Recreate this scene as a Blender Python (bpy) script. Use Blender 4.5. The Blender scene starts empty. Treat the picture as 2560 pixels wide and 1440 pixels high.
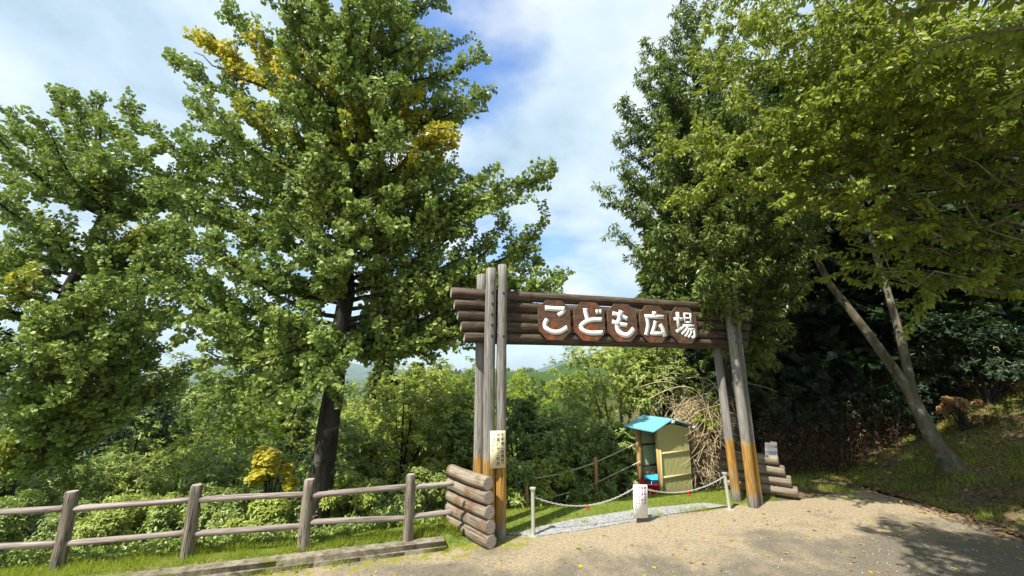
import bpy, math, random
import numpy as np
from mathutils import Vector, Matrix, Quaternion
rng = np.random.default_rng(7)
random.seed(7)
S = bpy.context.scene
COL = S.collection
R = math.radians
# ------------------------------------------------------------------ camera
F, PITCH, EYE = 1000.0, R(11.9), 2.2
cam = bpy.data.cameras.new("camera")
cam.lens, cam.sensor_width, cam.clip_end = 36 * F / 2560, 36.0, 20000
co = bpy.data.objects.new("camera", cam); COL.objects.link(co)
co.location = (0, 0, EYE); co.rotation_euler = (R(90) + PITCH, 0, 0)
S.camera = co
# ------------------------------------------------------------------ light
SUN_AZ, SUN_EL = 45.0, 55.0            # the light travels 28 degrees right of the view axis
sd = Vector((math.sin(R(SUN_AZ)) * math.cos(R(SUN_EL)), math.cos(R(SUN_AZ)) * math.cos(R(SUN_EL)), -math.sin(R(SUN_EL))))
sl = bpy.data.lights.new("sun", 'SUN'); sl.energy = 5.0; sl.angle = R(.5); sl.color = (1, .95, .86)
so = bpy.data.objects.new("sun", sl); COL.objects.link(so); so.rotation_euler = sd.to_track_quat('-Z', 'Y').to_euler()
S.view_settings.view_transform = 'Standard'; S.view_settings.look = 'None'; S.view_settings.exposure = 0.85; S.view_settings.gamma = 1
# ------------------------------------------------------------------ node helpers
class NT:
    def __init__(s, tree): s.t = tree; s.n = tree.nodes; s.l = tree.links
    def new(s, typ, ins=None, **kw):
        nd = s.n.new(typ)
        for k, v in kw.items(): setattr(nd, k, v)
        for k, v in (ins or {}).items():
            sock = nd.inputs[k]
            if hasattr(v, 'is_output'): s.l.new(v, sock)
            else: sock.default_value = v
        return nd
    def math(s, op, a, b=0.0, c=0.0, clamp=False):
        nd = s.new('ShaderNodeMath', {0: a, 1: b, 2: c}, operation=op); nd.use_clamp = clamp; return nd.outputs[0]
    def mix(s, f, a, b, blend='MIX'):
        nd = s.new('ShaderNodeMix', data_type='RGBA', blend_type=blend)
        for k, v in ((0, f), (6, a), (7, b)):
            if hasattr(v, 'is_output'): s.l.new(v, nd.inputs[k])
            else: nd.inputs[k].default_value = v
        return nd.outputs[2]
    def noise(s, vec, scale, detail=4, rough=.55, dist=0.0):
        return s.new('ShaderNodeTexNoise', {'Vector': vec, 'Scale': scale, 'Detail': detail, 'Roughness': rough, 'Distortion': dist}).outputs['Fac']
    def ramp(s, f, pts):
        nd = s.new('ShaderNodeValToRGB', {0: f}); e = nd.color_ramp.elements
        while len(e) < len(pts): e.new(.5)
        for el, (p, c) in zip(e, pts): el.position = p; el.color = c
        return nd.outputs[0]
    def step(s, f, a, b):
        nd = s.new('ShaderNodeMapRange', {0: f, 1: a, 2: b, 3: 0.0, 4: 1.0}, interpolation_type='SMOOTHSTEP'); return nd.outputs[0]
    def mapping(s, vec, scale): return s.new('ShaderNodeMapping', {'Vector': vec, 'Scale': scale}).outputs[0]
def c4(r, g, b): return (r, g, b, 1)
# ------------------------------------------------------------------ sky
w = bpy.data.worlds.new("World"); S.world = w; w.use_nodes = True
T = NT(w.node_tree); T.n.clear()
sky = T.new('ShaderNodeTexSky', sky_type='NISHITA', sun_disc=False, sun_elevation=R(SUN_EL), sun_rotation=R(180 + SUN_AZ))
sky.air_density = 1.3; sky.ozone_density = 1.2; sky.dust_density = .3
skyc = T.mix(.5, sky.outputs[0], c4(.42, .95, 1.7), 'MULTIPLY')
bg1 = T.new('ShaderNodeBackground', {'Color': skyc, 'Strength': .11})
tc = T.new('ShaderNodeTexCoord').outputs['Generated']
sx = T.new('ShaderNodeSeparateXYZ', {0: tc}).outputs
zz = T.math('ADD', T.math('MAXIMUM', sx[2], 0.0), .22)
pl = T.new('ShaderNodeCombineXYZ', {0: T.math('DIVIDE', sx[0], zz), 1: T.math('DIVIDE', sx[1], zz), 2: 0.3}).outputs[0]
n1 = T.noise(pl, 1.1, 8, .58, .4)
n2 = T.noise(pl, 2.2, 7, .55, .15)
n3 = T.noise(pl, .7, 3, .5)
def blob(d, tight):                     # a gap in the cloud in one direction of the sky
    v = Vector(d).normalized()
    dot = T.new('ShaderNodeVectorMath', {0: tc, 1: v}, operation='DOT_PRODUCT').outputs['Value']
    return T.step(dot, math.cos(R(tight * 1.7)), math.cos(R(tight * .35)))
g1 = blob((-.15, .84, .88), 11)
g2 = blob((-.085, .858, .79), 5)
g3 = blob((-.2, 1, .07), 22)
gap = T.math('MAXIMUM', T.math('MAXIMUM', g1, T.math('MULTIPLY', g2, .75)), T.math('MULTIPLY', g3, .55))
cm = T.math('ADD', T.math('SUBTRACT', T.math('MULTIPLY', n1, 1.0), T.math('MULTIPLY', gap, .62)), T.math('MULTIPLY', T.math('SUBTRACT', n2, .40), .9))
mask = T.math('MULTIPLY', T.step(cm, -.02, .42), .94)
cl = T.ramp(T.math('ADD', T.math('MULTIPLY', n2, .95), T.math('MULTIPLY', n3, .1)), [(.34, c4(.46, .62, .74)), (.46, c4(.62, .78, .90)), (.58, c4(.78, .91, .97)), (.70, c4(.95, 1.0, 1.0))])
bg2 = T.new('ShaderNodeBackground', {'Color': cl, 'Strength': .60})
mx = T.new('ShaderNodeMixShader', {0: mask, 1: bg1.outputs[0], 2: bg2.outputs[0]})
T.new('ShaderNodeOutputWorld', {0: mx.outputs[0]})
# ------------------------------------------------------------------ places
def ray(px, py):
    x = (px - 1280) / F; y = -(py - 720) / F
    return np.array((x, math.cos(PITCH) - y * math.sin(PITCH), y * math.cos(PITCH) + math.sin(PITCH)))
def at(px, py, Y):                      # a point Y metres ahead, read off the photograph
    r = ray(px, py); return np.array((r[0], r[1], r[2])) * (Y / r[1]) + np.array((0, 0, EYE))
def gnd(px, py, z=0.0):
    r = ray(px, py); return r * ((z - EYE) / r[2]) + np.array((0, 0, EYE))
GX, GY = -.15, 6.0
G = np.array((.956, .292, 0)); N = np.array((-.292, .956, 0))     # along the gate, away through it
def gp(s, d, z): return np.array((GX, GY, 0)) + G * s + N * d + np.array((0, 0, z))
def sstep(x, a, b):
    t = np.clip((x - a) / (b - a), 0, 1); return t * t * (3 - 2 * t)
def height(x, y):
    x = np.asarray(x, float); y = np.asarray(y, float)
    s = (x - GX) * G[0] + (y - GY) * G[1]; d = (x - GX) * N[0] + (y - GY) * N[1]
    left = 1 - sstep(s, -.75, -.35)
    strip = .12 * sstep(d, -.03, .06) * left
    d0 = .95 - .5 * left
    a = np.clip(d - d0, 0, None)
    fall = .34 * np.clip(a, 0, 2) + .5 * np.clip(a - 2, 0, 10) + .16 * np.clip(a - 12, 0, 130)
    wf = 1 - sstep(s - .35 * np.clip(d - 4, 0, 30), 4.2, 7.5)
    bank = np.clip(x - 7.05 + .12 * np.sin(y * 2.3) + .08 * np.sin(y * 5.1), 0, None); bank = .43 * np.minimum(bank, 6) + .06 * np.clip(bank - 6, 0, 30)
    bank = bank * sstep(bank, -.05, .5)
    back = .16 * np.clip(d - 5.5, 0, 14) * sstep(s, 5, 11)
    rough = .05 * (np.sin(x * 1.7 + 1.3 * np.sin(y * 1.1)) * np.sin(y * 1.9 + x * .6)) * np.clip((np.clip(d - .9, 0, 1) + np.clip(x - 7.3, 0, 1)), 0, 1)
    far = np.sqrt(x * x + y * y)
    return strip - fall * wf + bank + back + rough - 12 * sstep(far, 60, 400) * (1 - wf)
# ------------------------------------------------------------------ mesh helpers
class MB:
    def __init__(s): s.v = []; s.f = []; s.n = 0
    def add(s, v, f, m=0):
        v = np.asarray(v, float).reshape(-1, 3); f = np.asarray(f, int)
        if len(f) == 0: return
        s.v.append(v); s.f.append((f + s.n, m)); s.n += len(v)
    def poly(s, pts, m=0): s.add(pts, [list(range(len(pts)))], m)
    def box(s, c, sz, ax=None, m=0):
        ax = np.eye(3) if ax is None else np.asarray(ax, float)
        k = np.array([(i, j, l) for i in (-1, 1) for j in (-1, 1) for l in (-1, 1)], float) * np.asarray(sz) / 2
        s.add(np.asarray(c) + k @ ax, [(0, 1, 3, 2), (4, 6, 7, 5), (0, 4, 5, 1), (2, 3, 7, 6), (0, 2, 6, 4), (1, 5, 7, 3)], m)
    def prism(s, pts, off, m=0, mside=None):
        p = np.asarray(pts, float); q = p + np.asarray(off); k = len(p)
        s.add(np.vstack([p, q]), [list(range(k))[::-1]], m); s.n -= 0
        s.add(np.vstack([p, q]), [list(range(k, 2 * k))], m)
        s.add(np.vstack([p, q]), [(i, (i + 1) % k, k + (i + 1) % k, k + i) for i in range(k)], m if mside is None else mside)
    def tube(s, pts, rad, sides=8, cap=True, m=0, mcap=None, bump=0):
        pts = np.asarray(pts, float); n = len(pts); rad = np.broadcast_to(np.asarray(rad, float), (n,))
        tg = np.gradient(pts, axis=0); tg /= np.linalg.norm(tg, axis=1)[:, None] + 1e-9
        ref = np.array((0, 0, 1.)) if abs(tg[0][2]) < .9 else np.array((0, 1., 0))
        a = np.cross(tg, ref); a /= np.linalg.norm(a, axis=1)[:, None] + 1e-9
        b = np.cross(tg, a)
        th = np.linspace(0, 2 * np.pi, sides, endpoint=False)
        rr = rad[:, None] * np.ones(sides)
        if bump: rr = rr * (1 + bump * rng.standard_normal((n, sides)) * .5 + bump * rng.standard_normal(sides))
        v = pts[:, None] + a[:, None] * (np.cos(th) * rr)[..., None] + b[:, None] * (np.sin(th) * rr)[..., None]
        i, j = np.meshgrid(np.arange(n - 1), np.arange(sides), indexing='ij'); j2 = (j + 1) % sides
        f = np.stack([i * sides + j, i * sides + j2, (i + 1) * sides + j2, (i + 1) * sides + j], -1).reshape(-1, 4)
        v = v.reshape(-1, 3); s.add(v, f, m)
        if cap:
            mc = m if mcap is None else mcap
            s.add(v[:sides], [list(range(sides))], mc); s.add(v[-sides:], [list(range(sides))[::-1]], mc)
    def mesh(s, name, mats, smooth=False):
        me = bpy.data.meshes.new(name)
        V = np.vstack(s.v); me.vertices.add(len(V)); me.vertices.foreach_set('co', V.ravel())
        idx = np.concatenate([f.ravel() for f, _ in s.f]); tot = np.concatenate([np.full(len(f), f.shape[1]) for f, _ in s.f])
        mi = np.concatenate([np.broadcast_to(np.asarray(m), (len(f),)) for f, m in s.f])
        me.loops.add(len(idx)); me.loops.foreach_set('vertex_index', idx)
        me.polygons.add(len(tot)); me.polygons.foreach_set('loop_start', np.concatenate([[0], np.cumsum(tot)[:-1]])); me.polygons.foreach_set('loop_total', tot)
        me.polygons.foreach_set('material_index', mi.astype(np.int32))
        for m in (mats if isinstance(mats, (list, tuple)) else [mats]): me.materials.append(m)
        me.update(calc_edges=True)
        if smooth: me.polygons.foreach_set('use_smooth', np.ones(len(tot), bool))
        return me
    def obj(s, name, mats, parent=None, smooth=False, loc=None):
        o = bpy.data.objects.new(name, s.mesh(name, mats, smooth)); COL.objects.link(o)
        if parent is not None: o.parent = parent; o.location = tuple(-np.array(parent.location)) if loc is None else loc
        elif loc is not None: o.location = loc
        return o
def tag(o, label=None, cat=None, group=None, kind=None):
    for k, v in (('label', label), ('category', cat), ('group', group), ('kind', kind)):
        if v: o[k] = v
    return o
def thing(name, loc, label, cat, group=None):
    o = bpy.data.objects.new(name, None); COL.objects.link(o); o.location = tuple(loc); o.empty_display_size = .2
    return tag(o, label, cat, group)
def struct(o): return tag(o, kind='structure')
def frame_of(p0, p1):
    z = Vector(p1) - Vector(p0); return z.length, z.normalized().to_track_quat('Z', 'X').to_matrix()
def log(name, p0, p1, r0, r1, mats, parent, sides=18, seg=10, irregular=.02, bend=.0, roll=None):
    """a round timber whose own z axis runs along the grain"""
    L, m = frame_of(p0, p1); b = MB()
    z = np.linspace(0, L, seg + 1); th = np.linspace(0, 2 * np.pi, sides, endpoint=False)
    rr = np.interp(z, [0, L], [r0, r1])[:, None] * (1 + irregular * rng.standard_normal(sides) + irregular * .6 * rng.standard_normal((seg + 1, sides)))
    ph = rng.random() * 6.28
    cx = bend * np.sin(z / L * np.pi) * math.cos(ph); cy = bend * np.sin(z / L * np.pi) * math.sin(ph)
    e = min(.012, r0 * .15)
    z2 = np.concatenate([[0], z[:1] + e, z[1:-1], z[-1:] - e, [L]]); rr = np.vstack([rr[:1] - e, rr, rr[-1:] - e]); cx = np.concatenate([cx[:1], cx, cx[-1:]]); cy = np.concatenate([cy[:1], cy, cy[-1:]])
    v = np.stack([rr * np.cos(th) + cx[:, None], rr * np.sin(th) + cy[:, None], z2[:, None] * np.ones(sides)], -1)
    n = len(z2); i, j = np.meshgrid(np.arange(n - 1), np.arange(sides), indexing='ij'); j2 = (j + 1) % sides
    f = np.stack([i * sides + j, i * sides + j2, (i + 1) * sides + j2, (i + 1) * sides + j], -1).reshape(-1, 4)
    v = v.reshape(-1, 3); b.add(v, f, 0)
    b.add(v[:sides], [list(range(sides))[::-1]], 1); b.add(v[-sides:], [list(range(sides))], 1)
    o = b.obj(name, mats, parent, True, (0, 0, 0))
    o.rotation_euler = m.to_euler(); o.location = Vector(p0) - (parent.location if parent else Vector((0, 0, 0)))
    fl = np.ones(len(o.data.polygons), bool); fl[-2:] = False; o.data.polygons.foreach_set('use_smooth', fl)
    return o
# ------------------------------------------------------------------ materials
def mat(name):
    m = bpy.data.materials.new(name); m.use_nodes = True; m.node_tree.nodes.clear(); return m, NT(m.node_tree)
def finish(t, col, rough=.7, spec=.3, bump=None, bs=.3, bd=.02, metal=0.0, extra=None):
    ins = {'Base Color': col, 'Roughness': rough, 'Specular IOR Level': spec, 'Metallic': metal}
    if bump is not None: ins['Normal'] = t.new('ShaderNodeBump', {'Height': bump, 'Strength': bs, 'Distance': bd}).outputs[0]
    p = t.new('ShaderNodeBsdfPrincipled', ins)
    t.new('ShaderNodeOutputMaterial', {0: p.outputs[0]}); return p
def flat(name, col, rough=.6, spec=.3, var=.25, scale=12, metal=0.0):
    m, t = mat(name); oc = t.new('ShaderNodeTexCoord').outputs['Object']
    n = t.noise(oc, scale, 5, .6)
    k = t.math('ADD', t.math('MULTIPLY', n, 2 * var), 1 - var)
    c = t.mix(1.0, c4(*col), t.new('ShaderNodeCombineColor', {0: k, 1: k, 2: k}).outputs[0], 'MULTIPLY')
    finish(t, c, rough, spec, n, .15, .01, metal); return m
def wood(name, dark, light, stain=None, grain=1.0, ochre=None, crack=.5):
    m, t = mat(name); oc = t.new('ShaderNodeTexCoord').outputs['Object']
    oi = t.new('ShaderNodeObjectInfo').outputs['Random']
    off = t.new('ShaderNodeVectorMath', {0: oc, 1: t.new('ShaderNodeCombineXYZ', {0: t.math('MULTIPLY', oi, 31.), 1: t.math('MULTIPLY', oi, 17.), 2: t.math('MULTIPLY', oi, 53.)}).outputs[0]}, operation='ADD').outputs[0]
    g = t.noise(t.mapping(off, (34 * grain, 34 * grain, 1.6)), 1.0, 6, .65, .3)
    big = t.noise(t.mapping(off, (5, 5, 1.2)), 1.0, 4, .6)
    c = t.ramp(t.math('ADD', t.math('MULTIPLY', g, .65), t.math('MULTIPLY', big, .35)), [(.34, c4(*dark)), (.62, c4(*light))])
    if stain: c = t.mix(t.math('MULTIPLY', t.step(t.noise(off, 3.1, 4, .6), .5, .68), .8), c, c4(*stain))
    if ochre:                            # the lower metre of a post was once painted ochre; it has flaked at the top edge
        zc = t.new('ShaderNodeSeparateXYZ', {0: oc}).outputs[2]
        e = t.math('ADD', zc, t.math('MULTIPLY', t.math('SUBTRACT', g, .5), ochre[1]))
        k = t.math('MULTIPLY', t.math('SUBTRACT', 1.0, t.step(e, ochre[0] - .02, ochre[0] + .02)), t.step(e, ochre[2], ochre[2] + .22))
        k = t.math('MULTIPLY', k, t.math('SUBTRACT', 1.0, t.math('MULTIPLY', t.step(g, .5, .64), .55)))
        c = t.mix(k, c, t.mix(t.step(g, .4, .6), c4(.46, .26, .045), c4(.26, .115, .022)))
    ck = t.noise(t.mapping(off, (26, 26, .8)), 1.0, 3, .5)
    cr = t.math('MULTIPLY', t.math('SUBTRACT', 1.0, t.step(t.math('ABSOLUTE', t.math('SUBTRACT', ck, .5)), .0, .03)), crack)
    c = t.mix(cr, c, c4(dark[0] * .25, dark[1] * .25, dark[2] * .25))
    finish(t, c, .85, .2, t.math('SUBTRACT', g, cr), .6, .012); return m
def endgrain(name, col):
    m, t = mat(name); oc = t.new('ShaderNodeTexCoord').outputs['Object']
    xy = t.mapping(oc, (1, 1, 0))
    wv = t.new('ShaderNodeTexWave', {'Vector': xy, 'Scale': 16., 'Distortion': 1.2, 'Detail': 3.}, wave_type='RINGS', rings_direction='SPHERICAL').outputs['Fac']
    n = t.noise(oc, 26, 5, .6)
    x = t.new('ShaderNodeSeparateXYZ', {0: oc}).outputs
    crk = t.math('SUBTRACT', 1.0, t.step(t.math('ABSOLUTE', t.math('ADD', x[0], t.math('MULTIPLY', t.math('SUBTRACT', n, .5), .02))), .0, .004))
    c = t.mix(t.math('MULTIPLY', wv, .3), c4(*col), c4(col[0] * .55, col[1] * .52, col[2] * .5))
    c = t.mix(t.math('MULTIPLY', n, .5), c, c4(col[0] * 1.25, col[1] * 1.22, col[2] * 1.2))
    c = t.mix(t.math('MULTIPLY', crk, .75), c, c4(.03, .025, .02))
    finish(t, c, .9, .15, n, .3, .01); return m
W_post = wood('weathered_post', (.11, .098, .085), (.34, .32, .285), ochre=(1.06, .42, .12))
W_beam = wood('weathered_beam', (.028, .019, .013), (.145, .11, .082), stain=(.06, .032, .02))
W_log = wood('stack_log', (.10, .075, .052), (.34, .285, .215), stain=(.17, .08, .04))
W_fence = wood('fence_timber', (.085, .07, .052), (.30, .26, .20), grain=.45, crack=.9)
W_rail = wood('rail_timber', (.13, .10, .085), (.40, .34, .30), grain=.7, crack=.5)
W_new = wood('yellow_timber', (.36, .19, .06), (.56, .36, .15), crack=.1)
W_dark = wood('dark_timber', (.02, .014, .01), (.06, .042, .03))
E_log = endgrain('log_end', (.36, .30, .25)); E_post = endgrain('post_end', (.34, .31, .27))
def leaf(name, c0, c1, trans, rough=.42, spec=.5, tw=.35):
    m, t = mat(name)
    geo = t.new('ShaderNodeNewGeometry'); r = geo.outputs['Random Per Island']
    oc = t.new('ShaderNodeTexCoord').outputs['Object']
    big = t.noise(oc, .9, 3, .5)
    c = t.mix(t.math('ADD', t.math('MULTIPLY', r, .6), t.math('MULTIPLY', t.step(big, .3, .7), .4)), c4(*c0), c4(*c1))
    p = t.new('ShaderNodeBsdfPrincipled', {'Base Color': c, 'Roughness': rough, 'Specular IOR Level': spec})
    tr = t.new('ShaderNodeBsdfTranslucent', {'Color': t.mix(.5, c4(*trans), t.mix(1.0, c4(2, 2, 2), c, 'MULTIPLY'))})
    x = t.new('ShaderNodeMixShader', {0: tw, 1: p.outputs[0], 2: tr.outputs[0]})
    t.new('ShaderNodeOutputMaterial', {0: x.outputs[0]}); return m
L_ginkgo = leaf('ginkgo_leaf', (.08, .14, .026), (.33, .40, .095), (.28, .42, .06), .5, .32, .2)
L_yellow = leaf('yellow_ginkgo_leaf', (.34, .31, .022), (.52, .46, .05), (.5, .46, .05))
L_lime = leaf('turning_ginkgo_leaf', (.14, .19, .03), (.28, .30, .04), (.4, .45, .05))
L_oak = leaf('oak_leaf', (.06, .11, .022), (.22, .28, .055), (.24, .38, .05), .42, .5, .2)
L_cherry = leaf('cherry_leaf', (.11, .165, .02), (.31, .36, .038), (.45, .54, .04), .48, .35, .27)
L_shrub = leaf('shrub_leaf', (.10, .16, .03), (.33, .39, .085), (.28, .44, .08), .4, .5, .2)
L_shrub2 = leaf('light_shrub_leaf', (.17, .23, .034), (.42, .47, .09), (.4, .54, .08), .42, .45, .22)
L_lemon = leaf('lemon_leaf', (.17, .24, .02), (.31, .36, .03), (.4, .48, .04), .45, .4, .4)
L_shade = leaf('shade_dark_leaf', (.014, .03, .012), (.04, .07, .02), (.06, .12, .02), .45, .4, .2)  # near-black leaf tone: deep shade put into the colour of these trees
L_cedar = leaf('cedar_needle', (.055, .085, .018), (.14, .17, .03), (.2, .26, .03), .6, .25, .2)
L_straw = leaf('straw_leaf', (.32, .24, .12), (.60, .48, .29), (.5, .38, .2), .8, .15, .2); L_far = leaf('far_leaf', (.06, .105, .025), (.17, .22, .05), (.2, .3, .05), .8, .1, .2); L_far2 = leaf('far_light_leaf', (.12, .17, .025), (.26, .30, .04), (.3, .38, .05), .8, .1, .2)
L_dead = leaf('dead_leaf', (.16, .085, .035), (.40, .25, .11), (.35, .2, .08), .7, .2, .2)
L_grass = leaf('grass_blade', (.15, .21, .02), (.36, .39, .05), (.45, .56, .05), .5, .3, .38)
def bark(name, dark, light, sc=9., lichen=None):
    m, t = mat(name); oc = t.new('ShaderNodeTexCoord').outputs['Object']
    g = t.noise(t.mapping(oc, (sc, sc, sc * .3)), 1.0, 7, .65, .4)
    c = t.ramp(g, [(.35, c4(*dark)), (.65, c4(*light))])
    if lichen: c = t.mix(t.step(t.noise(oc, 4.2, 5, .6), .55, .66), c, c4(*lichen))
    finish(t, c, .9, .15, g, .9, .03); return m
B_ginkgo = bark('ginkgo_bark', (.014, .011, .008), (.05, .042, .034), 11, (.09, .09, .07))
B_pale = bark('pale_bark', (.10, .085, .055), (.27, .235, .16), 6, (.34, .32, .24))
B_fork = bark('fork_bark', (.06, .055, .035), (.19, .17, .115), 6, (.24, .23, .16))  # pale bark in a darker tone, for the forked trunk
B_dark = bark('dark_bark', (.018, .014, .011), (.06, .048, .038), 8)
B_vine = bark('dry_vine', (.30, .22, .12), (.58, .47, .30), 6)
# terrain: leaf litter on the bank, grass by the gate, dim soil in the wood
m_ter, t = mat('terrain')
pos = t.new('ShaderNodeNewGeometry').outputs['Position']
sp = t.new('ShaderNodeSeparateXYZ', {0: pos}).outputs
nA = t.noise(pos, 1.3, 6, .6); nB = t.noise(pos, 14, 6, .7); nC = t.noise(pos, 45, 4, .7)
grass = t.mix(t.step(nB, .35, .65), c4(.075, .115, .02), c4(.19, .23, .04))
grass = t.mix(t.math('MULTIPLY', t.step(nA, .50, .66), .6), grass, c4(.24, .20, .085))
litter = t.mix(t.step(nB, .35, .62), c4(.05, .036, .022), c4(.19, .135, .08))
litter = t.mix(t.step(nC, .58, .66), litter, c4(.38, .29, .17))
litter = t.mix(t.math('MULTIPLY', t.step(nA, .44, .58), .8), litter, c4(.085, .115, .028))
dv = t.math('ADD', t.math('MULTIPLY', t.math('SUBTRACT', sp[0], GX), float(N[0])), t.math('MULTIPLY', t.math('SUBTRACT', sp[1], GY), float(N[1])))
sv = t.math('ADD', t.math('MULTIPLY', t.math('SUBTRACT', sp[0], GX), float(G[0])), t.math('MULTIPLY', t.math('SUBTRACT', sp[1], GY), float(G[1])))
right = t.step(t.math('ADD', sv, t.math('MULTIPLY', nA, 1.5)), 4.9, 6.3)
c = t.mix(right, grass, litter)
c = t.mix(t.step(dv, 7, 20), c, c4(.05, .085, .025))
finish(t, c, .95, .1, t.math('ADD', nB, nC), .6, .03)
# road: worn asphalt, a spread of pale sand in front of the gate
m_road, t = mat('road'); pos = t.new('ShaderNodeNewGeometry').outputs['Position']
sp = t.new('ShaderNodeSeparateXYZ', {0: pos}).outputs
dv = t.math('ADD', t.math('MULTIPLY', t.math('SUBTRACT', sp[0], GX), float(N[0])), t.math('MULTIPLY', t.math('SUBTRACT', sp[1], GY), float(N[1])))
sv = t.math('ADD', t.math('MULTIPLY', t.math('SUBTRACT', sp[0], GX), float(G[0])), t.math('MULTIPLY', t.math('SUBTRACT', sp[1], GY), float(G[1])))
a = t.noise(pos, .9, 6, .62, .4); b = t.noise(pos, 6, 6, .65); f = t.noise(pos, 70, 3, .7); f2 = t.noise(pos, 28, 5, .75)
asph = t.mix(t.step(f, .38, .64), c4(.085, .075, .058), c4(.22, .19, .145))
asph = t.mix(t.math('MULTIPLY', t.step(b, .3, .75), .7), asph, c4(.175, .145, .10))
sand = t.mix(t.step(f2, .34, .68), c4(.23, .178, .108), c4(.40, .33, .22))
sand = t.mix(t.step(f, .60, .70), sand, c4(.46, .40, .30))
sand = t.mix(t.math('MULTIPLY', t.step(b, .56, .7), .5), sand, c4(.24, .145, .07))
k = t.math('ADD', t.math('ADD', dv, t.math('MULTIPLY', t.math('SUBTRACT', a, .5), 4.5)), t.math('MULTIPLY', t.math('SUBTRACT', b, .5), .9))
k = t.math('ADD', k, t.math('MULTIPLY', t.step(sv, -.6, 1.2), .55))
ks = t.math('MULTIPLY', t.step(k, -1.15, -.1), .95)
c = t.mix(ks, asph, sand)
moss = t.math('MULTIPLY', t.step(t.math('ADD', b, t.math('MULTIPLY', t.step(dv, -.9, -.1), .3)), .72, .82), t.math('SUBTRACT', 1.0, t.step(sv, .2, .6)))
c = t.mix(moss, c, c4(.20, .20, .035))
moss2 = t.math('MULTIPLY', t.step(t.math('ADD', a, t.math('MULTIPLY', b, .4)), .80, .95), t.step(sv, 4.3, 5.6))
c = t.mix(moss2, c, c4(.12, .13, .03))
finish(t, c, .95, .12, t.math('ADD', f, f2), .5, .012)
m_gravel, t = mat('gravel'); pos = t.new('ShaderNodeNewGeometry').outputs['Position']
vo = t.new('ShaderNodeTexVoronoi', {'Vector': pos, 'Scale': 55.}); b = t.noise(pos, 5, 4, .6)
c = t.mix(t.new('ShaderNodeSeparateColor', {0: vo.outputs['Color']}).outputs[0], c4(.17, .17, .165), c4(.44, .435, .42))
c = t.mix(t.math('MULTIPLY', t.step(b, .55, .7), .5), c, c4(.30, .26, .18)); finish(t, c, .9, .2, vo.outputs['Distance'], .6, .02)
m_kerb, t = mat('kerb'); pos = t.new('ShaderNodeNewGeometry').outputs['Position']
a = t.noise(pos, 7, 6, .7); b = t.noise(pos, 13, 5, .7); f = t.noise(pos, 60, 3, .7)
c = t.mix(t.step(a, .35, .65), c4(.13, .11, .075), c4(.30, .265, .20))
c = t.mix(t.math('MULTIPLY', t.step(b, .54, .68), .8), c, c4(.05, .045, .025))
c = t.mix(t.math('MULTIPLY', t.step(t.noise(pos, 3, 5, .6), .52, .62), .7), c, c4(.14, .15, .035)); finish(t, c, .95, .1, t.math('ADD', a, f), .6, .015)
M_white = flat('white_paint', (.86, .86, .84), .55, .3, .10, 25)
m_board, t = mat('sign_board'); oc = t.new('ShaderNodeTexCoord').outputs['Object']; oi = t.new('ShaderNodeObjectInfo').outputs['Random']
g = t.noise(t.mapping(t.new('ShaderNodeVectorMath', {0: oc, 1: t.new('ShaderNodeCombineXYZ', {0: t.math('MULTIPLY', oi, 40.)}).outputs[0]}, operation='ADD').outputs[0], (3, 26, 26)), 1.0, 5, .6)
p_ = t.noise(oc, 3.6, 5, .65, .5)
c = t.ramp(g, [(.35, c4(.075, .042, .026)), (.65, c4(.15, .085, .052))]); c = t.mix(t.math('MULTIPLY', t.step(t.math('ADD', p_, t.math('MULTIPLY', t.math('SUBTRACT', oi, .5), .18)), .54, .70), .85), c, c4(.36, .085, .03)); finish(t, c, .75, .3, g, .4, .01)
M_ink = flat('black_ink', (.02, .02, .02), .6); M_red = flat('red_ink', (.55, .03, .05), .6); M_blue = flat('blue_ink', (.03, .2, .5), .6)
M_notice = flat('notice_board', (.74, .66, .42), .5, .3, .1, 6)
M_paper = flat('white_sheet', (.82, .82, .82), .5, .3, .06, 8)
M_steel = flat('steel_pipe', (.50, .50, .42), .42, .5, .25, 9, .35)
M_chain = flat('chain', (.62, .62, .60), .4, .5, .1, 20, .3)
M_bolt = flat('bolt', (.025, .022, .02), .5)
M_redpl = flat('red_plastic', (.62, .02, .035), .3, .5, .12, 4); M_bluepl = flat('blue_plastic', (.06, .42, .72), .3, .5, .15, 4); M_rope = flat('rope', (.62, .60, .52), .8, .1, .2, 40)
M_wire = flat('wire', (.03, .16, .17), .5); M_roof = flat('blue_roof', (.13, .35, .39), .45, .4, .15, 6)
M_inner = flat('inner_panel', (.38, .40, .22), .7, .2, .1, 5); M_batten = flat('batten', (.58, .47, .24), .7, .2, .2, 9)
m_sheet, t = mat('corrugated_sheet')
p = t.new('ShaderNodeBsdfPrincipled', {'Base Color': c4(.55, .52, .22), 'Roughness': .4}); tr = t.new('ShaderNodeBsdfTranslucent', {'Color': c4(.5, .48, .2)})
t.new('ShaderNodeOutputMaterial', {0: t.new('ShaderNodeMixShader', {0: .3, 1: p.outputs[0], 2: tr.outputs[0]}).outputs[0]})
m_far, t = mat('far_forest'); pos = t.new('ShaderNodeNewGeometry').outputs['Position']
a = t.noise(pos, .012, 6, .65); b = t.noise(pos, .09, 8, .8)
c = t.mix(t.step(a, .42, .58), c4(.045, .095, .03), c4(.13, .19, .05)); c = t.mix(t.step(b, .4, .62), c, c4(.02, .05, .02)); finish(t, c, .95, .1, b, 1.0, 14)
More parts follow.
